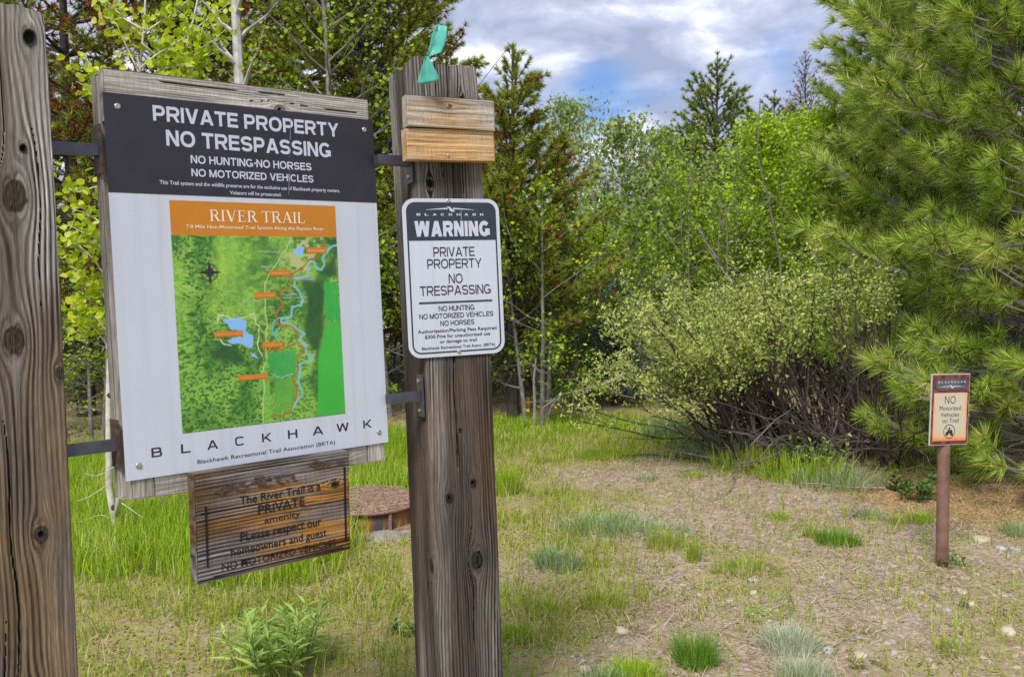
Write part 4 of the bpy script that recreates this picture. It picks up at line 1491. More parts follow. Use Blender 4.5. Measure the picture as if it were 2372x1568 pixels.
def blades(B, H, az, lean, W, curl=.5):
    """Grass blades: B (n,3) roots, H height, az lean azimuth, lean 0..1."""
    n = len(B)
    d = np.c_[np.cos(az), np.sin(az), np.zeros(n)]
    sd = az + RNG.uniform(.6, 2.5, n)
    s = np.c_[np.cos(sd), np.sin(sd), np.zeros(n)] * (W / 2)[:, None]
    up = np.array([0, 0, 1.0])
    ca, sa = np.cos(lean), np.sin(lean)
    l2 = lean * (1 + curl) + .15
    m = B + (H * .52)[:, None] * (up * ca[:, None] + d * sa[:, None])
    e = m + (H * .48)[:, None] * (up * np.cos(l2)[:, None] + d * np.sin(l2)[:, None])
    V = np.stack([B - s, B + s, m + s * .75, m - s * .75, e], 1).reshape(-1, 3)
    k = np.arange(n) * 5
    return V, np.stack([k, k + 1, k + 2, k + 3], -1), np.stack([k + 3, k + 2, k + 4], -1)


def scatter(n, x0, x1, y0, y1, dens):
    x, y = RNG.uniform(x0, x1, n), RNG.uniform(y0, y1, n)
    p = dens(x, y)
    k = RNG.random(n) < p
    x, y = x[k], y[k]
    return np.c_[x, y, gz(x, y) - .004]


def clumpy(x, y, s, f, a, b):
    return sstep(a, b, fbm(x * f, y * f, s, 4))


M['g_lush'] = leafmat('lush_grass', (.24, .40, .012), (.44, .60, .03), (.58, .58, .20), .4, nscale=3)
M['g_dry'] = leafmat('meadow_grass', (.22, .31, .02), (.44, .52, .06), (.58, .50, .26), .35, nscale=4)
M['g_straw'] = leafmat('dry_straw', (.30, .21, .13), (.60, .48, .33), None, .15, nscale=8)
M['g_blue'] = leafmat('blue_grass', (.18, .28, .11), (.38, .48, .26), None, .3, nscale=6)
M['g_deep'] = leafmat('deep_grass', (.10, .23, .018), (.22, .40, .045), None, .35, nscale=6)
M['g_silver'] = leafmat('silver_grass', (.30, .36, .21), (.56, .61, .45), None, .3, nscale=6)


def lawn(name, parts, mat):
    mb = MB()
    for V, q, t_ in parts:
        mb.add(V, q, t_)
    return tag(mb.build(name, mat), kind='stuff')


P_ = []
B = scatter(150000, -4.2, .3, 4.2, 9.3, lambda x, y: masks(x, y)[2] * (.45 + .55 * clumpy(x, y, 50, 3, .35, .6)))
n = len(B)
hh = (.09 + .15 * RNG.random(n)) * (.6 + .7 * fbm(B[:, 0] * 1.5, B[:, 1] * 1.5, 51))
P_.append(blades(B, hh, RNG.uniform(0, 6.28, n), np.abs(RNG.normal(0, .28, n)), .0045 + .004 * RNG.random(n)))
B = scatter(60000, -1, 4, 7.6, 11.5, lambda x, y: masks(x, y)[3] * (.4 + .6 * clumpy(x, y, 52, 3, .35, .6)))
n = len(B)
P_.append(blades(B, .035 + .06 * RNG.random(n), RNG.uniform(0, 6.28, n), np.abs(RNG.normal(0, .3, n)), .006 + .004 * RNG.random(n)))
lawn('tall_grass', P_, M['g_lush'])

P_ = []


def dens2(x, y):
    b, l, u, f = masks(x, y)
    b = np.maximum(b * (.45 + .75 * clumpy(x, y, 57, 1.9, .38, .56)), .8 * spots(x, y))
    return np.clip((.10 + .9 * clumpy(x, y, 55, 2.6, .44, .62)) * (1 - .75 * b) * (1 - .9 * l) * (1 - .5 * u), 0, 1)


B = scatter(210000, -3.4, 4.4, 2.7, 9.2, dens2)
n = len(B)
hh = (.018 + .05 * RNG.random(n) ** 1.5) * (.55 + .9 * fbm(B[:, 0] * 3, B[:, 1] * 3, 56)) * (1 + 1.2 * (RNG.random(n) < .04))
P_.append(blades(B, hh, RNG.uniform(0, 6.28, n), np.abs(RNG.normal(.3, .35, n)), .0030 + .003 * RNG.random(n)))
B = scatter(60000, -2.6, 3.0, 2.7, 8.8, lambda x, y: np.clip(.10 + clumpy(x, y, 58, 3.1, .46, .62), 0, 1) * (1 - .88 * masks(x, y)[0]) * (1 - masks(x, y)[1]))
n = len(B)
P_.append(blades(B, .05 + .10 * RNG.random(n) ** 1.6, RNG.uniform(0, 6.28, n), np.abs(RNG.normal(.15, .25, n)), .0035 + .003 * RNG.random(n)))
B = scatter(70000, -1.2, 4.4, 3.0, 8.2, lambda x, y: sstep(.54, .66, fbm(x * 4.2, y * 4.2, 81, 3)) * sstep(.40, .58, fbm(x * 1.3, y * 1.3, 82, 3)) * (1 - masks(x, y)[1]))
n = len(B)
P_.append(blades(B, .012 + .035 * RNG.random(n) ** 1.5, RNG.uniform(0, 6.28, n), np.abs(RNG.normal(.4, .4, n)), .003 + .003 * RNG.random(n)))
lawn('short_grass', P_, M['g_dry'])


def flat_strips(B, L, W, tiltmax=.25):
    n = len(B)
    az = RNG.uniform(0, 6.28, n)
    tl = RNG.uniform(-.02, tiltmax, n)
    d = np.c_[np.cos(az) * np.cos(tl), np.sin(az) * np.cos(tl), np.sin(tl)]
    s = np.c_[-np.sin(az), np.cos(az), np.zeros(n)] * (W / 2)[:, None]
    bend = np.c_[RNG.normal(0, .12, (n, 2)), np.abs(RNG.normal(0, .06, n))] * L[:, None]
    a, c = B + [0, 0, .006], B + d * L[:, None] + [0, 0, .007]
    b = (a + c) / 2 + bend * .5
    V = np.stack([a - s, a + s, b + s, b - s, c + s * .5, c - s * .5], 1).reshape(-1, 3)
    k = np.arange(n) * 6
    return V, np.vstack([np.stack([k, k + 1, k + 2, k + 3], -1), np.stack([k + 3, k + 2, k + 4, k + 5], -1)]), None


HAY = G(1560, 1430)


def dens3(x, y):
    b, l, u, f = masks(x, y)
    hay = np.exp(-(((x - HAY[0]) / .5) ** 2 + ((y - HAY[1]) / .28) ** 2))
    return np.clip(.10 + .12 * b + 1.2 * l + .22 * clumpy(x, y, 60, 2.2, .4, .6) + .8 * hay, 0, 1) * (1 - .6 * u) * (1 - .7 * f)


B = scatter(150000, -3.2, 4.6, 2.7, 8.6, dens3)
n = len(B)
V, q, t_ = flat_strips(B, .025 + .09 * RNG.random(n) ** 2, .0016 + .0022 * RNG.random(n))
tag(mesh('dry_straw', V, [q], M['g_straw']), kind='stuff')

# low leafy ground cover
M['cover'] = leafmat('ground_cover', (.16, .22, .02), (.33, .37, .06), (.42, .34, .14), .25, nscale=5)


def leaves(C, size, template, normal_bias=None, lie=None, rng=RNG):
    """Leaf faces at C (n,3); template (k,3) in leaf space (x width, y length, z fold)."""
    n = len(C)
    a = rng.normal(size=(n, 3))
    if lie is not None:
        a = a * lie + np.array([0, 0, 1.0])
    if normal_bias is not None:
        a = a + normal_bias
    nz_ = a / np.linalg.norm(a, axis=1, keepdims=True)
    b = rng.normal(size=(n, 3))
    b = b - nz_ * (b * nz_).sum(1, keepdims=True)
    b /= np.linalg.norm(b, axis=1, keepdims=True)
    c = np.cross(b, nz_)
    T = np.asarray(template, float)
    s = np.broadcast_to(np.asarray(size, float), (n,))[:, None, None]
    V = C[:, None] + s * (c[:, None] * T[None, :, :1] + b[:, None] * T[None, :, 1:2] + nz_[:, None] * T[None, :, 2:3])
    k = len(T)
    i = np.arange(n)[:, None] * k
    if k == 4:
        q = i + np.array([[0, 1, 2, 3]])
    else:                                  # six points: two quads folded along the midrib
        q = np.concatenate([i + np.array([[0, 1, 2, 3]]), i + np.array([[0, 3, 4, 5]])])
    return V.reshape(-1, 3), q


RHOMB = [(0, 0, 0), (.42, .5, .1), (0, 1, 0), (-.42, .5, .1)]
NARROW = [(0, 0, 0), (.14, .45, .03), (0, 1, 0), (-.14, .45, .03)]
ROUND = [(0, 0, 0), (.46, .28, .1), (.38, .72, .1), (0, 1.02, 0), (-.38, .72, .1), (-.46, .28, .1)]
OVAL = [(0, 0, 0), (.26, .3, .06), (.22, .7, .06), (0, 1.05, 0), (-.22, .7, .06), (-.26, .3, .06)]


def dens4(x, y):
    b, l, u, f = masks(x, y)
    b = np.maximum(b * (.4 + .8 * clumpy(x, y, 57, 1.9, .38, .56)), .9 * spots(x, y))
    return np.clip(.08 + clumpy(x, y, 65, 2.4, .43, .6), 0, 1) * (1 - .55 * b) * (1 - .7 * l) * (1 - .8 * u)


B = scatter(95000, -3.2, 4.4, 2.7, 8.6, dens4)
B[:, 2] += .004 + .012 * RNG.random(len(B))
V, q = leaves(B, .008 + .012 * RNG.random(len(B)), RHOMB, lie=.7)
tag(mesh('ground_cover', V, [q], M['cover']), kind='stuff')

# gravel
ICO = None


def ico():
    p = (1 + 5 ** .5) / 2
    V = np.array([(-1, p, 0), (1, p, 0), (-1, -p, 0), (1, -p, 0), (0, -1, p), (0, 1, p), (0, -1, -p), (0, 1, -p), (p, 0, -1), (p, 0, 1), (-p, 0, -1), (-p, 0, 1)]) / math.hypot(1, p)
    F = np.array([(0, 11, 5), (0, 5, 1), (0, 1, 7), (0, 7, 10), (0, 10, 11), (1, 5, 9), (5, 11, 4), (11, 10, 2), (10, 7, 6), (7, 1, 8), (3, 9, 4), (3, 4, 2), (3, 2, 6), (3, 6, 8), (3, 8, 9), (4, 9, 5), (2, 4, 11), (6, 2, 10), (8, 6, 7), (9, 8, 1)])
    return V, F


M['pebble'] = leafmat('pebbles', (.20, .15, .10), (.42, .35, .27), (.33, .33, .33), 0.0, .8, nscale=6)


def dens5(x, y):
    b, l, u, f = masks(x, y)
    return np.clip(b * (.25 + .75 * clumpy(x, y, 70, 3, .35, .6)) * (1 - .6 * l) + .04, 0, 1) * (1 - u) * (1 - f)


B = scatter(60000, -2.8, 4.6, 2.7, 8.4, dens5)
n = len(B)
IV, IF = ico()
sz = .003 + .014 * RNG.random(n) ** 4
ang = RNG.uniform(0, 6.28, n)
jit = 1 + .35 * (RNG.random((n, 12)) - .5)
Vp = IV[None] * jit[:, :, None] * np.stack([1 + .5 * RNG.random(n), np.ones(n), .35 + .3 * RNG.random(n)], -1)[:, None]
ca, sa = np.cos(ang)[:, None], np.sin(ang)[:, None]
Vp = np.stack([Vp[..., 0] * ca - Vp[..., 1] * sa, Vp[..., 0] * sa + Vp[..., 1] * ca, Vp[..., 2]], -1) * sz[:, None, None] + B[:, None] + np.array([0, 0, .002])
tag(mesh('gravel', Vp.reshape(-1, 3), [(np.arange(n)[:, None, None] * 12 + IF[None]).reshape(-1, 3)], M['pebble']), kind='stuff')

# ------------------------------------------------------------------ separate stones
M['stone_pale'] = plain('pale_stone', (.46, .39, .30), .85, var=.25, scale=30, bump=.6)
M['stone_grey'] = plain('grey_stone', (.36, .36, .36), .85, var=.3, scale=25, bump=.6)
M['stone_tan'] = plain('tan_stone', (.44, .35, .27), .85, var=.3, scale=25, bump=.6)


def stone(x, y, size, flat, mat, label, seed, group='loose stones on the trail'):
    r = np.random.default_rng(seed)
    V, F = ico()
    # one subdivision, then a lumpy outline
    E_, nf = {}, []
    V = list(V)

    def mid(a, b):
        k = (min(a, b), max(a, b))
        if k not in E_:
            v = V[a] + V[b]
            V.append(v / np.linalg.norm(v))
            E_[k] = len(V) - 1
        return E_[k]
    for a, b, c in F:
        d, e, f = mid(a, b), mid(b, c), mid(c, a)
        nf += [(a, d, f), (d, b, e), (f, e, c), (d, e, f)]
    V = np.array(V)
    V = V * (1 + .16 * r.normal(size=(len(V), 1)) * .6) * np.array([1 + .3 * r.random(), .75 + .2 * r.random(), flat])
    V = V * size
    g = G(x, y)
    o = mesh('stone', V, [np.array(nf)], mat, None, True)
    o.location = (g[0], g[1], gz(g[0], g[1]) + size * flat * .15)
    o.rotation_euler = (0, 0, r.uniform(0, 6))
    return tag(o, label, 'stone', group)


stone(1441, 1462, .030, .8, M['stone_pale'], 'round cream stone on the grass to the right of the dark post base', 1)
stone(2272, 1254, .060, .22, M['stone_pale'], 'long flat pale stone beyond the trail marker pole', 2)
stone(2228, 1372, .034, .4, M['stone_tan'], 'angular tan stone in the gravel just below the trail marker pole', 3)
stone(1352, 1560, .028, .6, M['stone_pale'], 'pale stone at the bottom edge half hidden by grey green grass', 4)
stone(2336, 1465, .040, .5, M['stone_pale'], 'large pale stone in the gravel at the lower right corner', 5)
stone(1990, 1521, .030, .6, M['stone_tan'], 'tan stone beside the small yellow green weed in the gravel', 6)
stone(1918, 1508, .026, .7, M['stone_grey'], 'grey stone at the edge of the silvery grass tufts', 7)
stone(2350, 1278, .026, .6, M['stone_grey'], 'blue grey stone past the flat pale stone, near the right edge', 8)
stone(2318, 1276, .026, .55, M['stone_grey'], 'lighter grey stone between the marker pole and the right edge', 9)
stone(2195, 1416, .022, .6, M['stone_grey'], 'dark blue grey stone lying in open gravel', 10)
stone(2250, 1402, .026, .6, M['stone_tan'], 'rounded brown stone at right beside the small upright weed', 11)
stone(2066, 1368, .024, .4, M['stone_tan'], 'flat pinkish stone in the middle of the gravel', 12)
stone(1744, 1345, .022, .5, M['stone_grey'], 'grey stone just below the spiky green tuft', 13)
stone(1745, 1375, .022, .5, M['stone_pale'], 'cream stone below the grey stone and spiky tuft', 14)
stone(2130, 1296, .020, .55, M['stone_tan'], 'brown stone left of the marker pole base', 15)

# ------------------------------------------------------------------ grass tufts that stand alone


def tuft(x, y, rad, h, n, mat, label, seed, wid=.0035, lean=.45, sx=1.0, group='grass tufts on the open ground'):
    r = np.random.default_rng(seed)
    g = G(x, y)
    a, rr = r.uniform(0, 6.28, n), rad * np.sqrt(r.random(n))
    B = np.c_[rr * np.cos(a) * sx, rr * np.sin(a), np.zeros(n)]
    B[:, 2] = gz(g[0] + B[:, 0], g[1] + B[:, 1]) - gz(g[0], g[1]) - .004
    V, q, t_ = blades(B, h * (.45 + .55 * r.random(n)), a + r.normal(0, .5, n), np.abs(r.normal(lean * .5, lean * .5, n)) * (.3 + rr / rad), wid * (.6 + .8 * r.random(n)))
    o = mesh('grass_tuft', V, [q, t_], mat)
    o.location = (g[0], g[1], gz(g[0], g[1]))
    return tag(o, label, 'grass tuft', group)


tuft(1612, 1535, .080, .165, 620, M['g_deep'], 'tall dark green needle grass tuft at the bottom, right of the cream stone', 1, .0026, .5)
tuft(1828, 1500, .110, .125, 620, M['g_silver'], 'larger silvery grass tuft, upper of the silvery pair', 2, .0030, .8)
tuft(1860, 1572, .095, .11, 520, M['g_silver'], 'silvery grass tuft cut by the bottom edge, below the larger silvery one', 3, .0030, .9)
tuft(1728, 1325, .115, .125, 330, M['g_dry'], 'spreading spiky green tuft alone on the bare trail', 4, .0042, 1.1, 1.5)
tuft(1940, 1262, .085, .115, 420, M['g_deep'], 'dense olive green tuft with upright blades between spiky tuft and marker pole', 5, .004, .35, 1.4)
tuft(1880, 1245, .04, .09, 130, M['g_dry'], 'narrow green tuft just left of the dense olive one', 6, .004, .3)
tuft(1400, 1222, .20, .105, 800, M['g_blue'], 'wide blue green grass patch at the left edge of the bare trail', 7, .0045, .9, 1.4)
tuft(1500, 1238, .17, .08, 560, M['g_blue'], 'flatter tail of blue green grass reaching right into the trail', 8, .0045, .9, 1.6)
tuft(1408, 1062, .17, .13, 420, M['g_lush'], 'bright yellow green tuft in the middle of the far trail', 9, .005, .6, 1.3)
tuft(1195, 1475, .075, .085, 260, M['g_lush'], 'bright green tuft touching the right side of the dark post near the bottom', 10, .004, .7)
tuft(1470, 1572, .10, .10, 420, M['g_lush'], 'bright green tuft at the bottom edge left of the tall needle grass', 11, .004, .6)
tuft(1395, 1585, .09, .08, 300, M['g_blue'], 'grey green tuft at the bottom edge over a pale stone', 12, .005, .7)
tuft(1290, 1310, .12, .15, 260, M['g_blue'], 'upright bluish tuft between the dark post and the spiky tuft', 13, .006, .6)
tuft(1165, 1140, .12, .24, 330, M['g_lush'], 'tall green grass clump against the right side of the dark post', 14, .006, .25)
tuft(2215, 1508, .075, .07, 200, M['g_dry'], 'small yellow green tuft alone in the gravel at lower right', 15, .0035, .7)
tuft(2360, 1240, .09, .10, 240, M['g_blue'], 'blue green tuft at the right edge beyond the flat pale stone', 16, .004, .5)
tuft(1540, 1270, .09, .13, 240, M['g_dry'], 'thin green tuft below the wide blue green patch', 17, .004, .3)
tuft(1605, 1300, .04, .17, 90, M['g_dry'], 'thin tall upright tuft at the edge of the bare trail', 18, .0035, .2)
tuft(1600, 1105, .09, .07, 160, M['g_lush'], 'small green tuft on the far bare trail, left one of the row', 19, .0045, .7)
tuft(1500, 1115, .07, .06, 140, M['g_blue'], 'small grey green tuft on the far bare trail toward the middle', 20, .0045, .7)
tuft(1800, 1200, .07, .07, 170, M['g_lush'], 'small green tuft beyond the dense olive tuft', 21, .004, .6)
tuft(2010, 1195, .10, .08, 240, M['g_blue'], 'pale green tuft in front of the pine litter, left of the marker pole', 22, .004, .6)
tuft(2130, 1210, .07, .10, 170, M['g_lush'], 'green tuft close beside the left of the marker pole', 23, .004, .4)
tuft(2080, 1210, .07, .07, 170, M['g_dry'], 'low green tuft two steps left of the marker pole', 24, .004, .6)
tuft(1395, 1400, .10, .10, 250, M['g_dry'], 'loose green tuft on the turf above the cream stone', 25, .004, .5)
tuft(1270, 1420, .10, .10, 260, M['g_dry'], 'loose yellow green tuft right of the dark post', 26, .004, .4)
for k, (x, y, h) in enumerate(((1560, 1000, .22), (1640, 1045, .24), (1740, 1075, .26), (1850, 1100, .24), (1930, 1115, .18))):
    tuft(x + 10, y + 12, .20, h, 420, M['g_blue' if k in (0, 1, 4) else 'g_lush'],
         ['soft grey green grass clump at the far left foot of the willow bush', 'soft grey green grass clump under the left stems of the willow bush', 'bright green clump under the middle of the willow bush',
          'bright green clump under the dark stems of the willow bush', 'short grey green clump where the willow bush meets the pine litter'][k], 40 + k, .006, .5, 1.6, 'grass clumps along the willow bush')

# broad-leaved weeds


def weed(x, y, h, nst, lsz, mat, label, seed, spread=.06, lean=.35, nl=9, tmpl=OVAL, cat='plant', name='leafy_weed'):
    r = np.random.default_rng(seed)
    g = G(x, y)
    root = empty(name, (g[0], g[1], gz(g[0], g[1])), None, label, cat)
    st, C, Nn, S = MB(), [], [], []
    for k in range(nst):
        a = r.uniform(0, 6.28)
        b0 = np.array([math.cos(a), math.sin(a), 0]) * spread * math.sqrt(r.random())
        hh_ = h * r.uniform(.6, 1)
        tip = b0 + np.array([math.cos(a) * lean * hh_ * r.random(), math.sin(a) * lean * hh_ * r.random(), hh_])
        pts = np.array([b0 + (tip - b0) * s + np.array([0, 0, 0]) for s in np.linspace(0, 1, 5)])
        st.tube(pts, np.linspace(.0028, .0012, 5) * (h / .2) ** .5, 5)
        for j in range(nl):
            s = .25 + .75 * j / (nl - 1)
            p = b0 + (tip - b0) * s
            an = j * 2.4 + a
            up_ = .35 + .9 * s
            d = np.array([math.cos(an), math.sin(an), up_ * r.uniform(.6, 1.2)])
            C.append(p)
            Nn.append(d / np.linalg.norm(d))
            S.append(lsz * (1.15 - .5 * s) * r.uniform(.8, 1.2))
    C, D, S = np.array(C), np.array(Nn), np.array(S)
    sd = np.cross(D, [0, 0, 1.0])
    sd /= np.linalg.norm(sd, axis=1, keepdims=True)
    nn = np.cross(sd, D)
    T = np.array(tmpl)
    droop = -.22 * T[:, 1] ** 2
    V = C[:, None] + S[:, None, None] * (sd[:, None] * T[None, :, :1] + D[:, None] * T[None, :, 1:2] + nn[:, None] * (T[None, :, 2:3] + droop[None, :, None]))
    i = np.arange(len(C))[:, None] * 6
    q = np.concatenate([i + np.array([[0, 1, 2, 3]]), i + np.array([[0, 3, 4, 5]])])
    st.build('stems', M['weed_stem'], root)
    mesh('leaves', V.reshape(-1, 3), [q], mat, root)
    return root


LANCE = [(0, 0, 0), (.10, .3, .03), (.12, .6, .03), (0, 1.1, 0), (-.12, .6, .03), (-.10, .3, .03)]
M['weed_stem'] = plain('weed_stem', (.17, .20, .06), .6)
M['weed'] = leafmat('weed_leaf', (.30, .46, .08), (.52, .68, .19), None, .4, nscale=10)
M['weed_dark'] = leafmat('weed_leaf_dark', (.06, .14, .02), (.14, .26, .05), None, .3, nscale=10)
weed(652, 1552, .25, 22, .090, M['weed'], 'large leafy green plant with lance shaped leaves below the wooden plaque', 1, .15, .5, 13, LANCE)
weed(2212, 1316, .06, 8, .032, M['weed_dark'], 'small leafy green weed at the foot of the marker pole', 2, .06, .9, 5)
weed(1750, 1432, .05, 9, .024, M['weed'], 'low yellow flowered weed left of the silvery tufts', 3, .06, 1.0, 5)
weed(2018, 1548, .04, 8, .022, M['cover'], 'small yellow green weed beside a tan stone in the gravel', 4, .07, 1.0, 5)
weed(2236, 1410, .055, 3, .022, M['weed_dark'], 'tiny upright weed beside the rounded brown stone', 5, .015, .3, 6)
weed(945, 1462, .05, 9, .032, M['weed_dark'], 'low dark leafy weed at the left foot of the dark post', 6, .07, 1.0, 5)
weed(1905, 1090, .26, 12, .07, M['weed'], 'bright leafy plant at the foot of the dark willow stems', 7, .18, .5, 8)
weed(2115, 1150, .16, 20, .06, M['weed_dark'], 'dark green leafy plant under the lowest pine boughs', 8, .16, .6, 7)
# ------------------------------------------------------------------ tree builders
M['bark_dark'] = plain('dark_bark', (.060, .048, .042), .9, var=.5, scale=18, bump=.5)
M['bark_grey'] = plain('grey_bark', (.20, .18, .165), .9, var=.4, scale=20, bump=.5)
M['bark_pale'] = plain('pale_aspen_bark', (.52, .50, .41), .75, var=.22, scale=22, bump=.3)
M['bark_white'] = plain('white_bark', (.42, .42, .41), .8, var=.3, scale=14)
M['bark_willow'] = plain('purple_willow_bark', (.075, .052, .052), .85, var=.5, scale=30)
M['twig_grey'] = plain('dead_twig', (.27, .24, .225), .9, var=.3, scale=30)
M['twig_brown'] = plain('brown_dead_twig', (.15, .125, .115), .9, var=.5, scale=12)
M['needle_front'] = leafmat('long_needles', (.17, .31, .028), (.52, .63, .09), (.72, .68, .26), .22, .5, 2.2)
M['needle_mid'] = leafmat('pine_needles', (.13, .19, .03), (.34, .40, .08), None, .2, .55, 1.5)
M['needle_olive'] = leafmat('olive_needles', (.15, .21, .022), (.42, .45, .065), None, .2, .55, 1.5)
M['needle_dead'] = leafmat('dead_needles', (.15, .075, .03), (.42, .17, .045), None, .15, .7, 2.0)
M['needle_blue'] = leafmat('blue_needles', (.12, .20, .165), (.27, .38, .33), None, .15, .55, 3.0)
M['leaf_sapling'] = leafmat('young_aspen_leaf', (.32, .46, .014), (.54, .64, .03), (.60, .60, .12), .42, .4, 3.0)
M['leaf_aspen'] = leafmat('bright_aspen_leaf', (.22, .39, .012), (.54, .68, .045), None, .42, .45, 1.2)
M['leaf_cotton'] = leafmat('grey_green_leaf', (.18, .29, .05), (.48, .56, .18), None, .38, .45, 1.2)
M['leaf_green'] = leafmat('fresh_green_leaf', (.12, .27, .010), (.44, .58, .03), None, .42, .45, 1.5)
M['leaf_willow'] = leafmat('pale_willow_leaf', (.24, .36, .05), (.60, .64, .20), None, .38, .5, 1.3)
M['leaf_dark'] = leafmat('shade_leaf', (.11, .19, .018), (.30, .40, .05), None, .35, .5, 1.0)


def needles(C, D, n, L, W, rng, spread=(.15, 1.2), back=.25):
    """n needles round each tuft centre C with axis D."""
    m = len(C)
    ref = np.where(np.abs(D[:, 2:3]) < .9, np.array([[0, 0, 1.0]]), np.array([[1.0, 0, 0]]))
    A = np.cross(D, ref)
    A /= np.linalg.norm(A, axis=1, keepdims=True)
    Bv = np.cross(D, A)
    an = rng.uniform(0, 6.28, (m, n))
    el = rng.uniform(spread[0], spread[1], (m, n))
    d = D[:, None] * np.cos(el)[..., None] + (A[:, None] * np.cos(an)[..., None] + Bv[:, None] * np.sin(an)[..., None]) * np.sin(el)[..., None]
    ln = L * rng.uniform(.72, 1.22, (m, 1)) * rng.uniform(.7, 1.1, (m, n))
    b = C[:, None] - D[:, None] * (rng.random((m, n)) * back * L)[..., None]
    s = np.cross(d, rng.normal(size=(m, n, 3)))
    s /= np.linalg.norm(s, axis=-1, keepdims=True) + 1e-9
    tip = b + d * ln[..., None]
    tip[..., 2] -= .06 * ln
    V = np.stack([b - s * W / 2, b + s * W / 2, tip], 2).reshape(-1, 3)
    k = np.arange(m * n) * 3
    return V, np.stack([k, k + 1, k + 2], -1)


def conifer(name, H, r0, zlow, prof, seed, needle, label, loc, group=None, nwh=14, nbr=5, up=(.1, .35), tuft_step=.09, nn=22, L=.09, W=.006, bark='bark_dark', side=True, az_range=None,
            dead=0.0, lean=(0, 0), spread=(.15, 1.15), bare=.25, cat='pine tree', twigs=3, extra_dead_branches=0, jitter=.25, droop=0.0, mstart=None, tstart=.35, tw_m=3):
    r = np.random.default_rng(seed)
    root = empty(name, loc, None, label, cat, group)
    tz = np.linspace(-.15, H, 12)
    trunk = np.c_[lean[0] * np.clip(tz / H, 0, 1) ** 1.3 + .02 * np.sin(tz * 1.3 + seed), lean[1] * np.clip(tz / H, 0, 1) ** 1.3 + .02 * np.cos(tz * 1.1 + seed), tz]
    mb = MB()
    mb.tube(trunk, r0 * np.clip(1 - .93 * tz / H, .05, 1), 9)
    at_z = lambda z: np.array([np.interp(z, tz, trunk[:, 0]), np.interp(z, tz, trunk[:, 1]), z])
    C, D, dd = [], [], []
    br = MB()

    def run(pts, rad, dens, start):
        """tufts along a twig"""
        seg = np.linalg.norm(np.diff(pts, axis=0), axis=1)
        cum = np.r_[0, np.cumsum(seg)]
        tot = cum[-1]
        br.tube(pts, np.linspace(rad, rad * .35, len(pts)), 4, False)
        ss = np.arange(tot, tot * start, -dens)
        ss = np.clip(ss + r.uniform(-.3, .3, len(ss)) * dens * (ss < tot), 0, tot)
        for s in ss:
            p = np.array([np.interp(s, cum, pts[:, i]) for i in range(3)])
            s2 = min(s + .03, tot)
            s1 = s2 - .05
            a = np.array([np.interp(s1, cum, pts[:, i]) for i in range(3)])
            b = np.array([np.interp(s2, cum, pts[:, i]) for i in range(3)])
            d = b - a
            C.append(p)
            D.append(d / (np.linalg.norm(d) + 1e-9))
            dd.append(r.random() < dead)
    zs = zlow + (H * .985 - zlow) * (np.linspace(0, 1, nwh) ** .92)
    for i, z in enumerate(zs):
        t = (z - zlow) / (H - zlow)
        nb = nbr if t < .85 else max(3, nbr - 1)
        for k in range(nb):
            az = 2 * math.pi * (k + r.uniform(-.3, .3)) / nb + i * 1.1
            if az_range is not None:
                az = r.uniform(*az_range)
            Lb = prof(t) * r.uniform(1 - jitter, 1 + jitter)
            if Lb < .04:
                continue
            o = np.array([math.cos(az), math.sin(az), 0])
            e0 = up[0] + (up[1] - up[0]) * t + r.normal(0, .08)
            s = np.linspace(0, 1, 7)
            zz_ = Lb * (s * math.tan(e0) + .28 * s ** 2.2 - droop * s ** 1.5)
            side_v = np.cross(o, [0, 0, 1.0])
            bend = r.normal(0, .10) * Lb * s ** 2
            pts = at_z(z + r.uniform(-.05, .05))[None] + o[None] * (Lb * s)[:, None] + np.c_[np.zeros(7), np.zeros(7), zz_] + side_v[None] * bend[:, None]
            run(pts, .006 + .011 * Lb * (r0 / .06) ** .3, tuft_step, bare + .15 if mstart is None else mstart)
            if side and Lb > .22:
                m = twigs + int(Lb * tw_m)
                for j in range(m):
                    sj = bare + (1 - bare) * (j + r.uniform(.1, .8)) / m
                    if sj > .97:
                        continue
                    p0 = np.array([np.interp(sj, s, pts[:, q]) for q in range(3)])
                    sg = 1 if j % 2 else -1
                    ll = Lb * (1 - sj * .72) * r.uniform(.28, .5) + .05
                    dv = o * .75 + side_v * sg * r.uniform(.4, .9) + np.array([0, 0, r.uniform(-.1, .45) - droop * .5])
                    dv /= np.linalg.norm(dv)
                    u = np.linspace(0, 1, 4)
                    tw = p0[None] + dv[None] * (ll * u)[:, None] + np.c_[np.zeros(4), np.zeros(4), .25 * ll * u ** 2]
                    run(tw, .004 + .004 * Lb, tuft_step, tstart)
    tip = at_z(H)
    C.append(tip)
    D.append(np.array([0, 0, 1.0]))
    dd.append(False)
    for k in range(extra_dead_branches):
        z = r.uniform(.08, max(zlow, .5) * 1.3)
        az = r.uniform(0, 6.28)
        Lb = prof(0) * r.uniform(.5, 1.0)
        s = np.linspace(0, 1, 6)
        o = np.array([math.cos(az), math.sin(az), 0])
        pts = at_z(z)[None] + o[None] * (Lb * s)[:, None] + np.c_[r.normal(0, .03, 6), r.normal(0, .03, 6), -.1 * Lb * s + r.normal(0, .03, 6)]
        mb.tube(pts, np.linspace(.012, .003, 6), 4, False)
    C, D, dd = np.array(C), np.array(D), np.array(dd)
    V1, q1, t1 = br.arrays()
    mb.add(V1, q1, t1)
    mb.build('trunk', M[bark], root)
    V, t = needles(C[~dd], D[~dd], nn, L, W, r, spread)
    mesh('crown', V, [t], M[needle], root)
    if dd.any():
        V, t = needles(C[dd], D[dd], nn, L, W, r, spread)
        mesh('dead_needles', V, [t], M['needle_dead'], root)
    return root


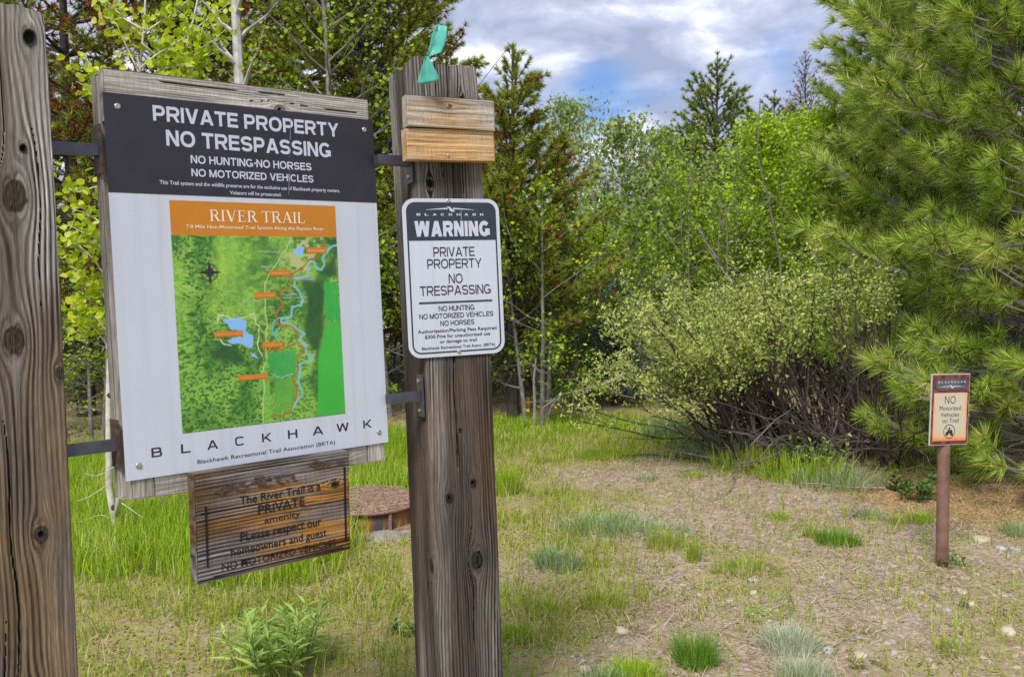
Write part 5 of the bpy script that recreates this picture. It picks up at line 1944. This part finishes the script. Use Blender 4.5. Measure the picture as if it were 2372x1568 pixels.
def curve3(a, d, L, r, n=6, up=.3, wob=.06):
    s = np.linspace(0, 1, n)
    d = d / np.linalg.norm(d)
    p = a[None] + d[None] * (L * s)[:, None]
    p[:, 2] += up * L * s ** 2
    w = np.cumsum(r.normal(0, wob * L / n, (n, 3)), axis=0)
    w -= w[0]
    return p + w


def broadleaf(name, H, r0, zlow, prof, seed, leafm, label, loc, group=None, nprim=26, nsec=5, nleaf=10, lsize=.045, tmpl=RHOMB, bark='bark_grey', up=.5, el=(.35, .9), stems=1, stem_spread=.15, lean=(0, 0),
              jit=.06, cat='tree', az_range=None, bare=.3, wob=.05, leafy_tip=True):
    r = np.random.default_rng(seed)
    root = empty(name, loc, None, label, cat, group)
    mb = MB()
    LC = []

    def leafrun(pts, n, start):
        s = start + (1 - start) * r.random(n)
        u = np.linspace(0, 1, len(pts))
        LC.append(np.stack([np.interp(s, u, pts[:, i]) for i in range(3)], -1) + r.normal(0, jit, (n, 3)))
    for st in range(stems):
        a0 = 2 * math.pi * st / max(stems, 1) + r.uniform(0, 1)
        off = np.array([math.cos(a0), math.sin(a0), 0]) * (stem_spread if stems > 1 else 0) * r.uniform(.3, 1)
        Hs = H * (r.uniform(.75, 1) if stems > 1 else 1)
        tz = np.linspace(0, 1, 11)
        tr = np.c_[off[0] * (1 + 1.6 * tz) + lean[0] * tz ** 1.3, off[1] * (1 + 1.6 * tz) + lean[1] * tz ** 1.3, -.1 + (Hs + .1) * tz]
        tr[:, :2] += np.cumsum(r.normal(0, wob * H / 26, (11, 2)), axis=0)
        mb.tube(tr, r0 * (1 - .85 * tz) / math.sqrt(stems) ** .5, 8)
        m = max(4, nprim // stems)
        for k in range(m):
            t = (k + r.random()) / m
            z = zlow + (Hs * .97 - zlow) * t
            u = (z + .1) / (Hs + .1)
            p0 = np.array([np.interp(u, tz, tr[:, i]) for i in range(3)])
            az = k * 2.4 + r.uniform(-.5, .5) if az_range is None else r.uniform(*az_range)
            e = el[0] + (el[1] - el[0]) * t
            Lb = prof(t) * r.uniform(.7, 1.2)
            d = np.array([math.cos(az) * math.cos(e), math.sin(az) * math.cos(e), math.sin(e)])
            pts = curve3(p0, d, Lb, r, 6, up * .3, .12)
            mb.tube(pts, np.linspace(max(.004, r0 * .32 * (1 - .6 * t)), .002, 6), 5, False)
            leafrun(pts, int(nleaf * .8), bare + .2)
            for j in range(nsec):
                s = bare + (1 - bare) * (j + r.random()) / nsec
                q0 = np.array([np.interp(s, np.linspace(0, 1, 6), pts[:, i]) for i in range(3)])
                d2 = d + r.normal(0, .55, 3)
                d2[2] += .15
                tw = curve3(q0, d2, Lb * r.uniform(.25, .5) * (1.1 - .5 * s) + .05, r, 4, .15, .1)
                mb.tube(tw, np.linspace(.004, .0015, 4), 4, False)
                leafrun(tw, nleaf, .15)
        leafrun(tr[-3:], nleaf * 2, 0)
    mb.build('trunk', M[bark], root)
    LCa = np.vstack(LC)
    V, q = leaves(LCa, lsize * (.65 + .6 * r.random(len(LCa))), tmpl, normal_bias=np.array([0, -.25, .6]), rng=r)
    mesh('crown', V, [q], M[leafm], root)
    return root


def copy_tree(src, loc, rz, sc, label, group=None):
    c = src.copy()
    COL.objects.link(c)
    c.location = [float(v) for v in loc]
    c.rotation_euler = (0, 0, rz)
    c.scale = (sc if not isinstance(sc, tuple) else sc[0],) * 2 + ((sc if not isinstance(sc, tuple) else sc[1]),)
    c['label'] = label
    if group:
        c['group'] = group
    for ch in src.children:
        d = ch.copy()
        COL.objects.link(d)
        d.parent = c
    return c


def on_ground(p):
    p = np.array(p, float)
    p[2] = gz(p[0], p[1]) if p[1] < 11 and abs(p[0]) < 5 else 0
    return p


cone = lambda a, b, p=1.0: (lambda t: (a * (1 - t) ** p + b * t))
egg = lambda a, k=.75: (lambda t: a * (math.sin(math.pi * min(1, max(0, .12 + .86 * t))) ** k))

# ------------------------------------------------------------------ the two big pines at the right
conifer('ponderosa_pine', 6.4, .12, .06, lambda t: 1.72 * (1 - .5 * t), 101, 'needle_front', 'large long needled pine filling the right edge behind the trail marker', on_ground(XY(2490, 6.9)),
        nwh=25, nbr=8, up=(.03, .6), tuft_step=.10, nn=95, L=.150, W=.0052, bark='bark_grey', spread=(.12, 1.15), bare=.25, twigs=5, tw_m=8, mstart=.72, tstart=.62, extra_dead_branches=36, droop=.08, jitter=.22)
conifer('ponderosa_pine', 7.6, .11, .9, lambda t: 1.12 * (1 - .25 * t), 102, 'needle_front', 'tall pine behind the right edge pine, its top running out of the picture', on_ground(XY(2160, 9.4)),
        nwh=25, nbr=6, up=(.15, .6), tuft_step=.10, nn=60, L=.15, W=.0082, bark='bark_grey', spread=(.12, 1.1), bare=.2, twigs=5, tw_m=8, mstart=.6, tstart=.5, extra_dead_branches=10, jitter=.25)

# ------------------------------------------------------------------ pines against the sky
pineA = conifer('pine_tree', TOPZ(132, 14), .075, 1.2, cone(1.3, .0, .95), 103, 'needle_mid', 'dark slender pine standing alone against the clouds, right of centre', XY(1655, 14), 'pines on the skyline',
                nwh=22, nbr=5, up=(.25, .75), tuft_step=.07, nn=30, L=.09, W=.012, bare=.2, jitter=.35, spread=(.1, .9), twigs=3, tw_m=5)
pineB = conifer('pine_tree', TOPZ(112, 9.3), .070, .75, cone(1.0, .02, .95), 104, 'needle_olive', 'olive pine with rusty lower boughs right behind the warning sign post', XY(1187, 9.3), 'pines on the skyline',
                nwh=18, nbr=6, up=(.15, .8), tuft_step=.055, nn=34, L=.085, W=.0105, dead=.12, spread=(.1, 1.0), twigs=5, tw_m=7, bare=.25, jitter=.3, extra_dead_branches=10)
copy_tree(pineA, XY(1792, 17), 2.1, (1.25, TOPZ(222, 17) / TOPZ(132, 14)), 'short bushy dark pine between the slender pine and the bare brown snag', 'pines on the skyline')
copy_tree(pineB, XY(1040, 17), .9, (1.1, TOPZ(85, 17) / TOPZ(112, 9.3)), 'distant pine whose tip shows just behind the teal tape', 'pines on the skyline')
snag = conifer('dead_pine', TOPZ(128, 18), .06, 2.4, cone(.7, .0, .8), 105, 'needle_dead', 'brown nearly bare dead conifer on the skyline near the right pine', XY(1860, 18), nwh=22, nbr=6, up=(.3, .8), tuft_step=.10, nn=10, L=.07, W=.010, bark='bark_dark', bare=.5, cat='dead tree')
conifer('blue_spruce', 1.42, .03, .1, cone(.42, .0, .9), 106, 'needle_blue', 'small blue grey spruce in the shade at the end of the trail', XY(1425, 9.9), nwh=15, nbr=8, up=(.1, .6), tuft_step=.035, nn=24, L=.04, W=.008, bare=.2, cat='spruce tree')

# ------------------------------------------------------------------ dark pines behind the trail sign
pineC = conifer('pine_tree', 6.2, .10, .9, lambda t: 1.35 * (1 - .5 * t), 107, 'needle_olive', 'dark pine with many rusty boughs behind the left half of the trail sign', XY(180, 9.6), 'dark pines behind the trail sign',
                nwh=17, nbr=6, up=(-.1, .5), tuft_step=.095, nn=30, L=.105, W=.0115, dead=.36, twigs=5, tw_m=6, bare=.3, jitter=.35, extra_dead_branches=26)
copy_tree(pineC, XY(420, 10.6), 2.4, 1.05, 'rusty dark pine behind the young aspen leaves above the trail sign', 'dark pines behind the trail sign')
copy_tree(pineC, XY(690, 11.6), 4.1, 1.12, 'rusty dark pine behind the upper right of the trail sign', 'dark pines behind the trail sign')
copy_tree(pineC, XY(-60, 10.5), 1.2, 1.0, 'dark pine at the far left edge, mostly behind the grey post', 'dark pines behind the trail sign')
conifer('pine_tree', 6.6, .10, .8, lambda t: 1.25 * (1 - .45 * t), 108, 'needle_olive', 'dark green pine directly left of the dark post, reaching past the top edge', XY(850, 10.2), 'dark pines behind the trail sign',
        nwh=21, nbr=7, up=(-.05, .5), tuft_step=.065, nn=34, L=.09, W=.0115, dead=.03, twigs=5, tw_m=7, bare=.25, jitter=.35)

# ------------------------------------------------------------------ aspens and cottonwoods
broadleaf('aspen_tree', 6.2, .088, 2.3, egg(.75), 110, 'leaf_green', 'pale trunked aspen rising above the top of the trail sign', XY(563, 8.6), 'aspens behind the signs', nprim=26, nsec=4, nleaf=12, lsize=.045, bark='bark_white', el=(.5, 1.0))
broadleaf('leafy_tree', 4.9, .06, .9, egg(1.05), 111, 'leaf_green', 'bright green leafy tree between the trail sign and the dark post', XY(775, 8.8), None, nprim=40, nsec=5, nleaf=13, lsize=.05, bark='bark_grey', el=(.1, .9))
yA = broadleaf('aspen_tree', TOPZ(305, 11), .026, .5, egg(.80), 112, 'leaf_aspen', 'bright yellow green aspen behind the willow bush, right of the slender pine', XY(1770, 11), 'yellow green aspens', nprim=60, nsec=7, nleaf=26, lsize=.042, bare=.12, bark='twig_grey', wob=.02, el=(.3, 1.1))
copy_tree(yA, XY(1900, 10.4), 2.0, 1.0, 'bright yellow green aspen nearest the big right pine', 'yellow green aspens')
copy_tree(yA, XY(1835, 12.5), 4.0, (1.1, 1.06), 'tall yellow green aspen below the bare brown snag', 'yellow green aspens')
copy_tree(yA, XY(2010, 11.2), 1.0, (1.0, 1.06), 'yellow green aspen half hidden by the tall right pine', 'yellow green aspens')
cA = broadleaf('cottonwood_tree', TOPZ(300, 13), .055, .8, egg(.95), 113, 'leaf_cotton', 'grey green cottonwood with sky showing through, in the middle of the skyline', XY(1440, 13), 'cottonwoods on the skyline', nprim=50, nsec=6, nleaf=12, lsize=.055, bark='bark_grey', el=(.4, 1.1), jit=.08)
copy_tree(cA, XY(1310, 14.5), 2.2, (1.0, TOPZ(255, 14.5) / TOPZ(300, 13)), 'grey green cottonwood close right of the olive pine', 'cottonwoods on the skyline')
copy_tree(cA, XY(1530, 13.5), 4.4, (.9, .98), 'grey green cottonwood close left of the slender pine', 'cottonwoods on the skyline')
copy_tree(cA, XY(1610, 15.5), 5.4, (1.0, 1.0), 'grey green cottonwood behind the slender pine', 'cottonwoods on the skyline')
gA = broadleaf('shrub', 2.3, .035, .15, egg(.75), 114, 'leaf_green', 'fresh green shrub right of the warning sign, over the old trunk', XY(1250, 8.9), 'green shrubs at the forest edge', nprim=34, nsec=5, nleaf=12, lsize=.042, bark='bark_grey', el=(.1, .9), stems=3, stem_spread=.2, cat='shrub')
copy_tree(gA, XY(1345, 9.8), 2.0, (1.05, .95), 'fresh green shrub at the end of the trail, left of the blue spruce', 'green shrubs at the forest edge')
copy_tree(gA, XY(1500, 10.4), 3.4, (1.0, .8), 'fresh green shrub right of the blue spruce', 'green shrubs at the forest edge')
copy_tree(gA, XY(1640, 10.2), 4.4, (1.1, 1.1), 'fresh green shrub behind the left tip of the willow bush', 'green shrubs at the forest edge')
copy_tree(gA, XY(1560, 11.8), .4, (1.2, 1.35), 'tall green shrub under the slender pine', 'green shrubs at the forest edge')
copy_tree(gA, XY(930, 9.3), 5.0, (1.0, .9), 'green shrub in the gap between trail sign and dark post', 'green shrubs at the forest edge')
copy_tree(gA, XY(190, 8.0), 1.2, (.9, .62), 'low green shrub seen between the grey post and the trail sign', 'green shrubs at the forest edge')
copy_tree(gA, XY(60, 8.6), 1.9, (1.0, .8), 'green shrub behind the grey post', 'green shrubs at the forest edge')

for i, (x, Y, rz, sx_, sz_, src) in enumerate(((1130, 10.6, .7, .9, .70, 'cA'), (1380, 11.2, 1.9, .85, .62, 'yA'), (1500, 11.6, 3.0, .8, .66, 'cA'), (1600, 11.9, 5.2, .9, .78, 'yA'), (1690, 12.2, .2, .9, .85, 'cA'))):
    copy_tree(dict(cA=cA, yA=yA)[src], XY(x, Y), rz, (sx_, sz_), ['low grey green young tree just right of the warning sign, behind the olive pine', 'low bright green young tree above the blue spruce', 'low grey green young tree between blue spruce and slender pine',
              'bright green young tree under the left side of the slender pine', 'grey green young tree under the right side of the slender pine'][i], 'young trees at the end of the trail')

# ------------------------------------------------------------------ willow bush
def willow():
    r = np.random.default_rng(120)
    base = on_ground(XY(1905, 6.85))
    root = empty('willow_bush', base, None, 'wide pale green willow bush leaning left over dark bare stems', 'bush')
    mb, dead, LC = MB(), MB(), []
    for k in range(165):
        b = np.array([r.uniform(-.62, .62), r.uniform(-.1, 1.0), -.03])
        tx = r.normal(-.42, .30) + b[0] * .30
        ty = r.normal(-.12, .35)
        hz = r.uniform(.75, 1.5) * (1 - .15 * abs(tx + .3)) * (1.15 if r.random() < .12 else 1)
        if r.random() < .25:
            hz *= .55
            tx *= 1.35
        n = 9
        s = np.linspace(0, 1, n)
        pts = b[None] + np.c_[tx * s ** 1.25, ty * s ** 1.2, hz * (s ** .85)]
        pts += np.cumsum(r.normal(0, .018, (n, 3)), axis=0)
        mb.tube(pts, np.linspace(r.uniform(.008, .016), .003, n), 5, False)
        for j in range(7):
            u = r.uniform(.28, .98)
            q0 = np.array([np.interp(u, s, pts[:, i]) for i in range(3)])
            d = (pts[-1] - pts[0]) / np.linalg.norm(pts[-1] - pts[0]) + r.normal(0, .5, 3)
            tw = curve3(q0, d, r.uniform(.15, .45) * (1.15 - .5 * u), r, 5, .2, .1)
            mb.tube(tw, np.linspace(.004, .0014, 5), 4, False)
            nl = int(r.uniform(30, 130) * sstep(-.14, .18, np.array(q0[2] - .66 - .46 * np.clip(q0[0] + .45, -.9, .7))) + (3 if r.random() < .3 else 0))
            if nl:
                ss = r.random(nl)
                LC.append(np.stack([np.interp(ss, np.linspace(0, 1, 5), tw[:, i]) for i in range(3)], -1) + r.normal(0, .035, (nl, 3)))
    for k in range(150):                    # grey dead sticks low in the bush
        b = np.array([r.uniform(-.7, 1.05), r.uniform(-.25, .5), r.uniform(0, .25)])
        d = np.array([r.normal(-.5, .5), r.normal(-.25, .3), r.uniform(-.05, .6)])
        dead.tube(curve3(b, d, r.uniform(.25, .85), r, 6, -.15, .25), np.linspace(r.uniform(.004, .009), .0018, 6), 4, False)
    mb.build('stems', M['bark_willow'], root)
    dead.build('dead_sticks', M['twig_brown'], root)
    LCa = np.vstack(LC)
    V, q = leaves(LCa, .028 * (.5 + 1.1 * r.random(len(LCa))), NARROW[:1] + [(.2, .45, .03), (0, 1, 0), (-.2, .45, .03)], normal_bias=np.array([0, -.3, .6]), rng=r)
    mesh('foliage', V, [q], M['leaf_willow'], root)


willow()

# ------------------------------------------------------------------ young aspen beside the grey post
def sapling():
    r = np.random.default_rng(130)
    base = on_ground(G(236, 1255))
    root = empty('aspen_sapling', base, None, 'young forked aspen with pale stem and round leaves between grey post and trail sign', 'tree')
    Y = base[1]
    pt = lambda x, y, dy=0.0: np.array([*XY(x, Y + dy)[:2], TOPZ(y, Y + dy)]) - base + np.array([0, 0, -.0])
    mb, LC = MB(), []
    # the frame rolls the left side down a little
    fix = lambda p: p + np.array([0, 0, -.0])
    main = np.array([pt(236, 1290), pt(238, 1200), pt(228, 1120), pt(232, 1020), pt(238, 900), pt(247, 780), pt(250, 660), pt(258, 560, .02), pt(285, 420, .05), pt(325, 270, .1), pt(345, 150, .15), pt(362, 20, .2), pt(370, -120, .2)])
    mb.tube(main, [.026, .023, .021, .019, .017, .015, .013, .012, .011, .010, .008, .006, .004], 9)
    fork = np.array([pt(238, 1195), pt(247, 1150, -.02), pt(262, 1060, -.03), pt(275, 950, -.03), pt(300, 780, 0), pt(330, 600, 0), pt(360, 420, 0), pt(420, 200, .0), pt(470, 40, 0), pt(500, -80, 0)])
    mb.tube(fork, np.linspace(.014, .004, len(fork)), 7)
    sides = [([(250, 700), (225, 660), (190, 620), (165, 600)], 60), ([(252, 640), (215, 590), (180, 560), (150, 545)], 40), ([(262, 540), (235, 500), (200, 485), (165, 470)], 46), ([(245, 760), (215, 720), (180, 700), (155, 700)], 60),
             ([(240, 800), (215, 770), (185, 740), (160, 765)], 40), ([(240, 850), (255, 820), (268, 780), (262, 740)], 20), ([(280, 440), (240, 420), (200, 440), (160, 430)], 34), ([(270, 500), (235, 540), (200, 530), (150, 500)], 30),
             ([(345, 170), (320, 110), (290, 60), (262, 5)], 46), ([(330, 250), (290, 200), (255, 170), (215, 120)], 46), ([(325, 270), (280, 240), (235, 200), (200, 190)], 24), ([(345, 150), (400, 110), (450, 85), (500, 60)], 64), ([(340, 190), (400, 150), (450, 140), (520, 120)], 70),
             ([(355, 70), (400, 40), (430, 10), (470, -20)], 40), ([(335, 230), (390, 210), (440, 190), (500, 180)], 50), ([(350, 90), (380, 120), (410, 150), (450, 190)], 36), ([(355, 60), (310, 30), (280, 0), (240, -30)], 34), ([(420, 200), (440, 150), (480, 110), (540, 60)], 50), ([(450, 110), (470, 60), (520, 20), (545, -10)], 36),
             ([(255, 590), (235, 560), (215, 540), (180, 530)], 30), ([(330, 240), (350, 215), (320, 180), (300, 165)], 34), ([(440, 160), (420, 120), (390, 100), (370, 70)], 34)]
    for P, n in sides:
        dz = r.uniform(-.12, .12)
        p = np.array([pt(x, y, dz * i / 3) for i, (x, y) in enumerate(P)])
        p = np.stack([np.interp(np.linspace(0, 3, 8), np.arange(4), p[:, i]) for i in range(3)], -1) + np.vstack([[0, 0, 0], np.cumsum(r.normal(0, .006, (7, 3)), 0)])
        mb.tube(p, np.linspace(.0065, .0018, 8), 5, False)
        s = .25 + .75 * r.random(int(n * 1.15))
        LC.append(np.stack([np.interp(s, np.linspace(0, 1, 8), p[:, i]) for i in range(3)], -1) + r.normal(0, .035, (len(s), 3)) * np.array([1, 1.3, 1]))
    low = [([(228, 1110), (205, 1125), (180, 1140), (150, 1150)]), ([(238, 1195), (205, 1180), (180, 1190), (150, 1200)]), ([(247, 1150), (270, 1165), (290, 1180), (305, 1190)]), ([(262, 1060), (235, 1075), (200, 1095), (165, 1085)])]
    for P in low:
        p = np.array([pt(x, y, -.03 * i) for i, (x, y) in enumerate(P)])
        p = np.stack([np.interp(np.linspace(0, 3, 9), np.arange(4), p[:, i]) for i in range(3)], -1)
        p[1:-1] = (p[:-2] + 2 * p[1:-1] + p[2:]) / 4
        mb.tube(p, np.linspace(.0035, .0012, 9), 5, False)
    mb.build('stems', M['bark_pale'], root, True)
    # dark bark scars
    sc = MB()
    for (x, y, h) in ((237, 1165, .05), (247, 905, .02), (244, 1030, .012), (252, 680, .02)):
        p0 = pt(x, y)
        i = np.argmin(np.abs(main[:, 2] - p0[2]))
        cx = np.array([np.interp(p0[2], main[:, 2], main[:, 0]), np.interp(p0[2], main[:, 2], main[:, 1]), p0[2]])
        sc.tube(np.array([cx + [.004, -.0085, -h], cx + [.006, -.0100, 0], cx + [.002, -.0085, h]]), [.004, .0145, .004], 7)
    sc.build('bark_scars', M['bark_dark'], root)
    LCa = np.vstack(LC)
    V, q = leaves(LCa, .047 * (.6 + .55 * r.random(len(LCa))), ROUND, normal_bias=np.array([0, -.7, .45]), rng=r)
    mesh('leaves', V, [q], M['leaf_sapling'], root)


sapling()

# ------------------------------------------------------------------ odds and ends at the forest edge
m_ = MB()
fb = XY(1330, 8.7)
r = np.random.default_rng(7)
pt = lambda x, y, Y=8.7: np.array([*XY(x, Y)[:2], TOPZ(y, Y)])
m_.tube(np.array([pt(1255, 945), pt(1300, 915), pt(1350, 905), pt(1395, 893), pt(1440, 875)]), [.005, .010, .014, .017, .02], 6)
for P in ([(1300, 915), (1275, 940), (1260, 985)], [(1330, 908), (1325, 945), (1318, 985)], [(1350, 905), (1350, 950), (1358, 980)], [(1370, 900), (1330, 880), (1290, 880)], [(1400, 893), (1430, 915), (1470, 925)]):
    m_.tube(np.array([pt(x, y, 8.65) for x, y in P]), [.008, .005, .002], 5)
tag(m_.build('fallen_branch', M['twig_grey']), 'bare grey branch arching over the ground at the end of the trail', 'branch')
m_ = MB()
m_.tube(np.array([pt(1234, 1000, 8.6), pt(1236, 930, 8.6), pt(1234, 880, 8.6), pt(1240, 830, 8.6)]), [.016, .013, .011, .006], 6)
tag(m_.build('bare_sapling', M['twig_grey']), 'thin bare grey sapling stem beside the dark trunk at the forest edge', 'sapling')
st = MB()
p0 = XY(1220, 9.2)
st.box(p0[0] - .018, p0[0] + .018, p0[1] - .01, p0[1] + .01, -.05, TOPZ(925, 9.2))
st.add([(p0[0] - .018, p0[1] - .01, TOPZ(925, 9.2)), (p0[0] + .018, p0[1] - .01, TOPZ(925, 9.2)), (p0[0] + .018, p0[1] + .01, TOPZ(925, 9.2)), (p0[0] - .018, p0[1] + .01, TOPZ(925, 9.2)), (p0[0], p0[1], TOPZ(918, 9.2))], t=[(0, 1, 4), (1, 2, 4), (2, 3, 4), (3, 0, 4)])
tag(st.build('survey_stake', plain('orange_paint', (.60, .16, .02), .5)), 'orange survey stake standing at the foot of the olive pine', 'stake')
for k, (P, lab) in enumerate((([(2050, 1130), (1960, 1128), (1900, 1120), (1850, 1118)], 'long grey stick lying in front of the willow stems'), ([(1600, 1060), (1500, 1052), (1440, 1055)], 'dark stick lying on the grass left of the willow bush'), ([(1990, 1180), (1962, 1200)], 'short grey stick lying on the gravel left of the dense olive tuft'))):
    m_ = MB()
    m_.tube(np.array([G(x, y, .02 + .01 * i % 2) for i, (x, y) in enumerate(P)]), np.linspace(.008, .003, len(P)), 5)
    tag(m_.build('stick', M['twig_grey' if k != 1 else 'bark_dark']), lab, 'stick', 'sticks lying on the ground')

# ------------------------------------------------------------------ the wood behind: one mass
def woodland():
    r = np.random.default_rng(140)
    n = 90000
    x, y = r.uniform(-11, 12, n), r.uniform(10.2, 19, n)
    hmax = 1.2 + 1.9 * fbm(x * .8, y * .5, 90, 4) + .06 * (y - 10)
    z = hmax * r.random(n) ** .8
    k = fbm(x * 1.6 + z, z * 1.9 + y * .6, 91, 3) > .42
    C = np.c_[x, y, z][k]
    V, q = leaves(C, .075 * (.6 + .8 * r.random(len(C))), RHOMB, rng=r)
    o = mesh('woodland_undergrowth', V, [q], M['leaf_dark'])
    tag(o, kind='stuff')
    mb = MB()
    for j in range(420):
        p = np.array([r.uniform(-9, 10), r.uniform(9.6, 17), -.05])
        pts = curve3(p, np.array([r.normal(0, .35), r.normal(0, .2), 1]), r.uniform(.8, 3.4), r, 7, .0, .12)
        mb.tube(pts, np.linspace(r.uniform(.012, .035), .005, 7), 5, False)
        for i in range(4):
            q0 = pts[r.integers(1, 6)]
            mb.tube(curve3(q0, np.array([r.normal(0, 1), r.normal(0, .6), r.uniform(-.1, .7)]), r.uniform(.3, .9), r, 5, .1, .2), np.linspace(.008, .002, 5), 4, False)
    tag(mb.build('woodland_stems', M['bark_grey']), kind='stuff')


woodland()
for i, (x, Y, sc, rz) in enumerate(((-200, 12.5, .8, .3), (60, 13.5, .7, 2.3), (1020, 12.6, .52, 2.9), (260, 14.5, .62, 1.3), (560, 14, 1.2, 3.1), (940, 14, .95, 2.2), (1120, 15, .55, 5.0), (2120, 14.5, 1.1, 4.2), (2300, 13, 1.1, .8), (2500, 12, 1.1, 1.9))):
    copy_tree(pineC, XY(x, Y), rz, sc, ['dark pine far left, beyond the picture edge pine', 'dark pine deep in the wood between grey post and trail sign', 'low dark pine deep in the wood just left of the dark post', 'dark pine deep in the wood behind the header of the trail sign', 'dark pine deep in the wood behind the pale aspen trunk', 'dark pine deep in the wood behind the top of the dark post',
                                        'dark pine deep in the wood behind the olive pine', 'dark pine deep in the wood behind the tall right pine', 'dark pine deep in the wood behind the right edge pine', 'dark pine deep in the wood at the right picture edge'][i], 'pines deep in the wood')
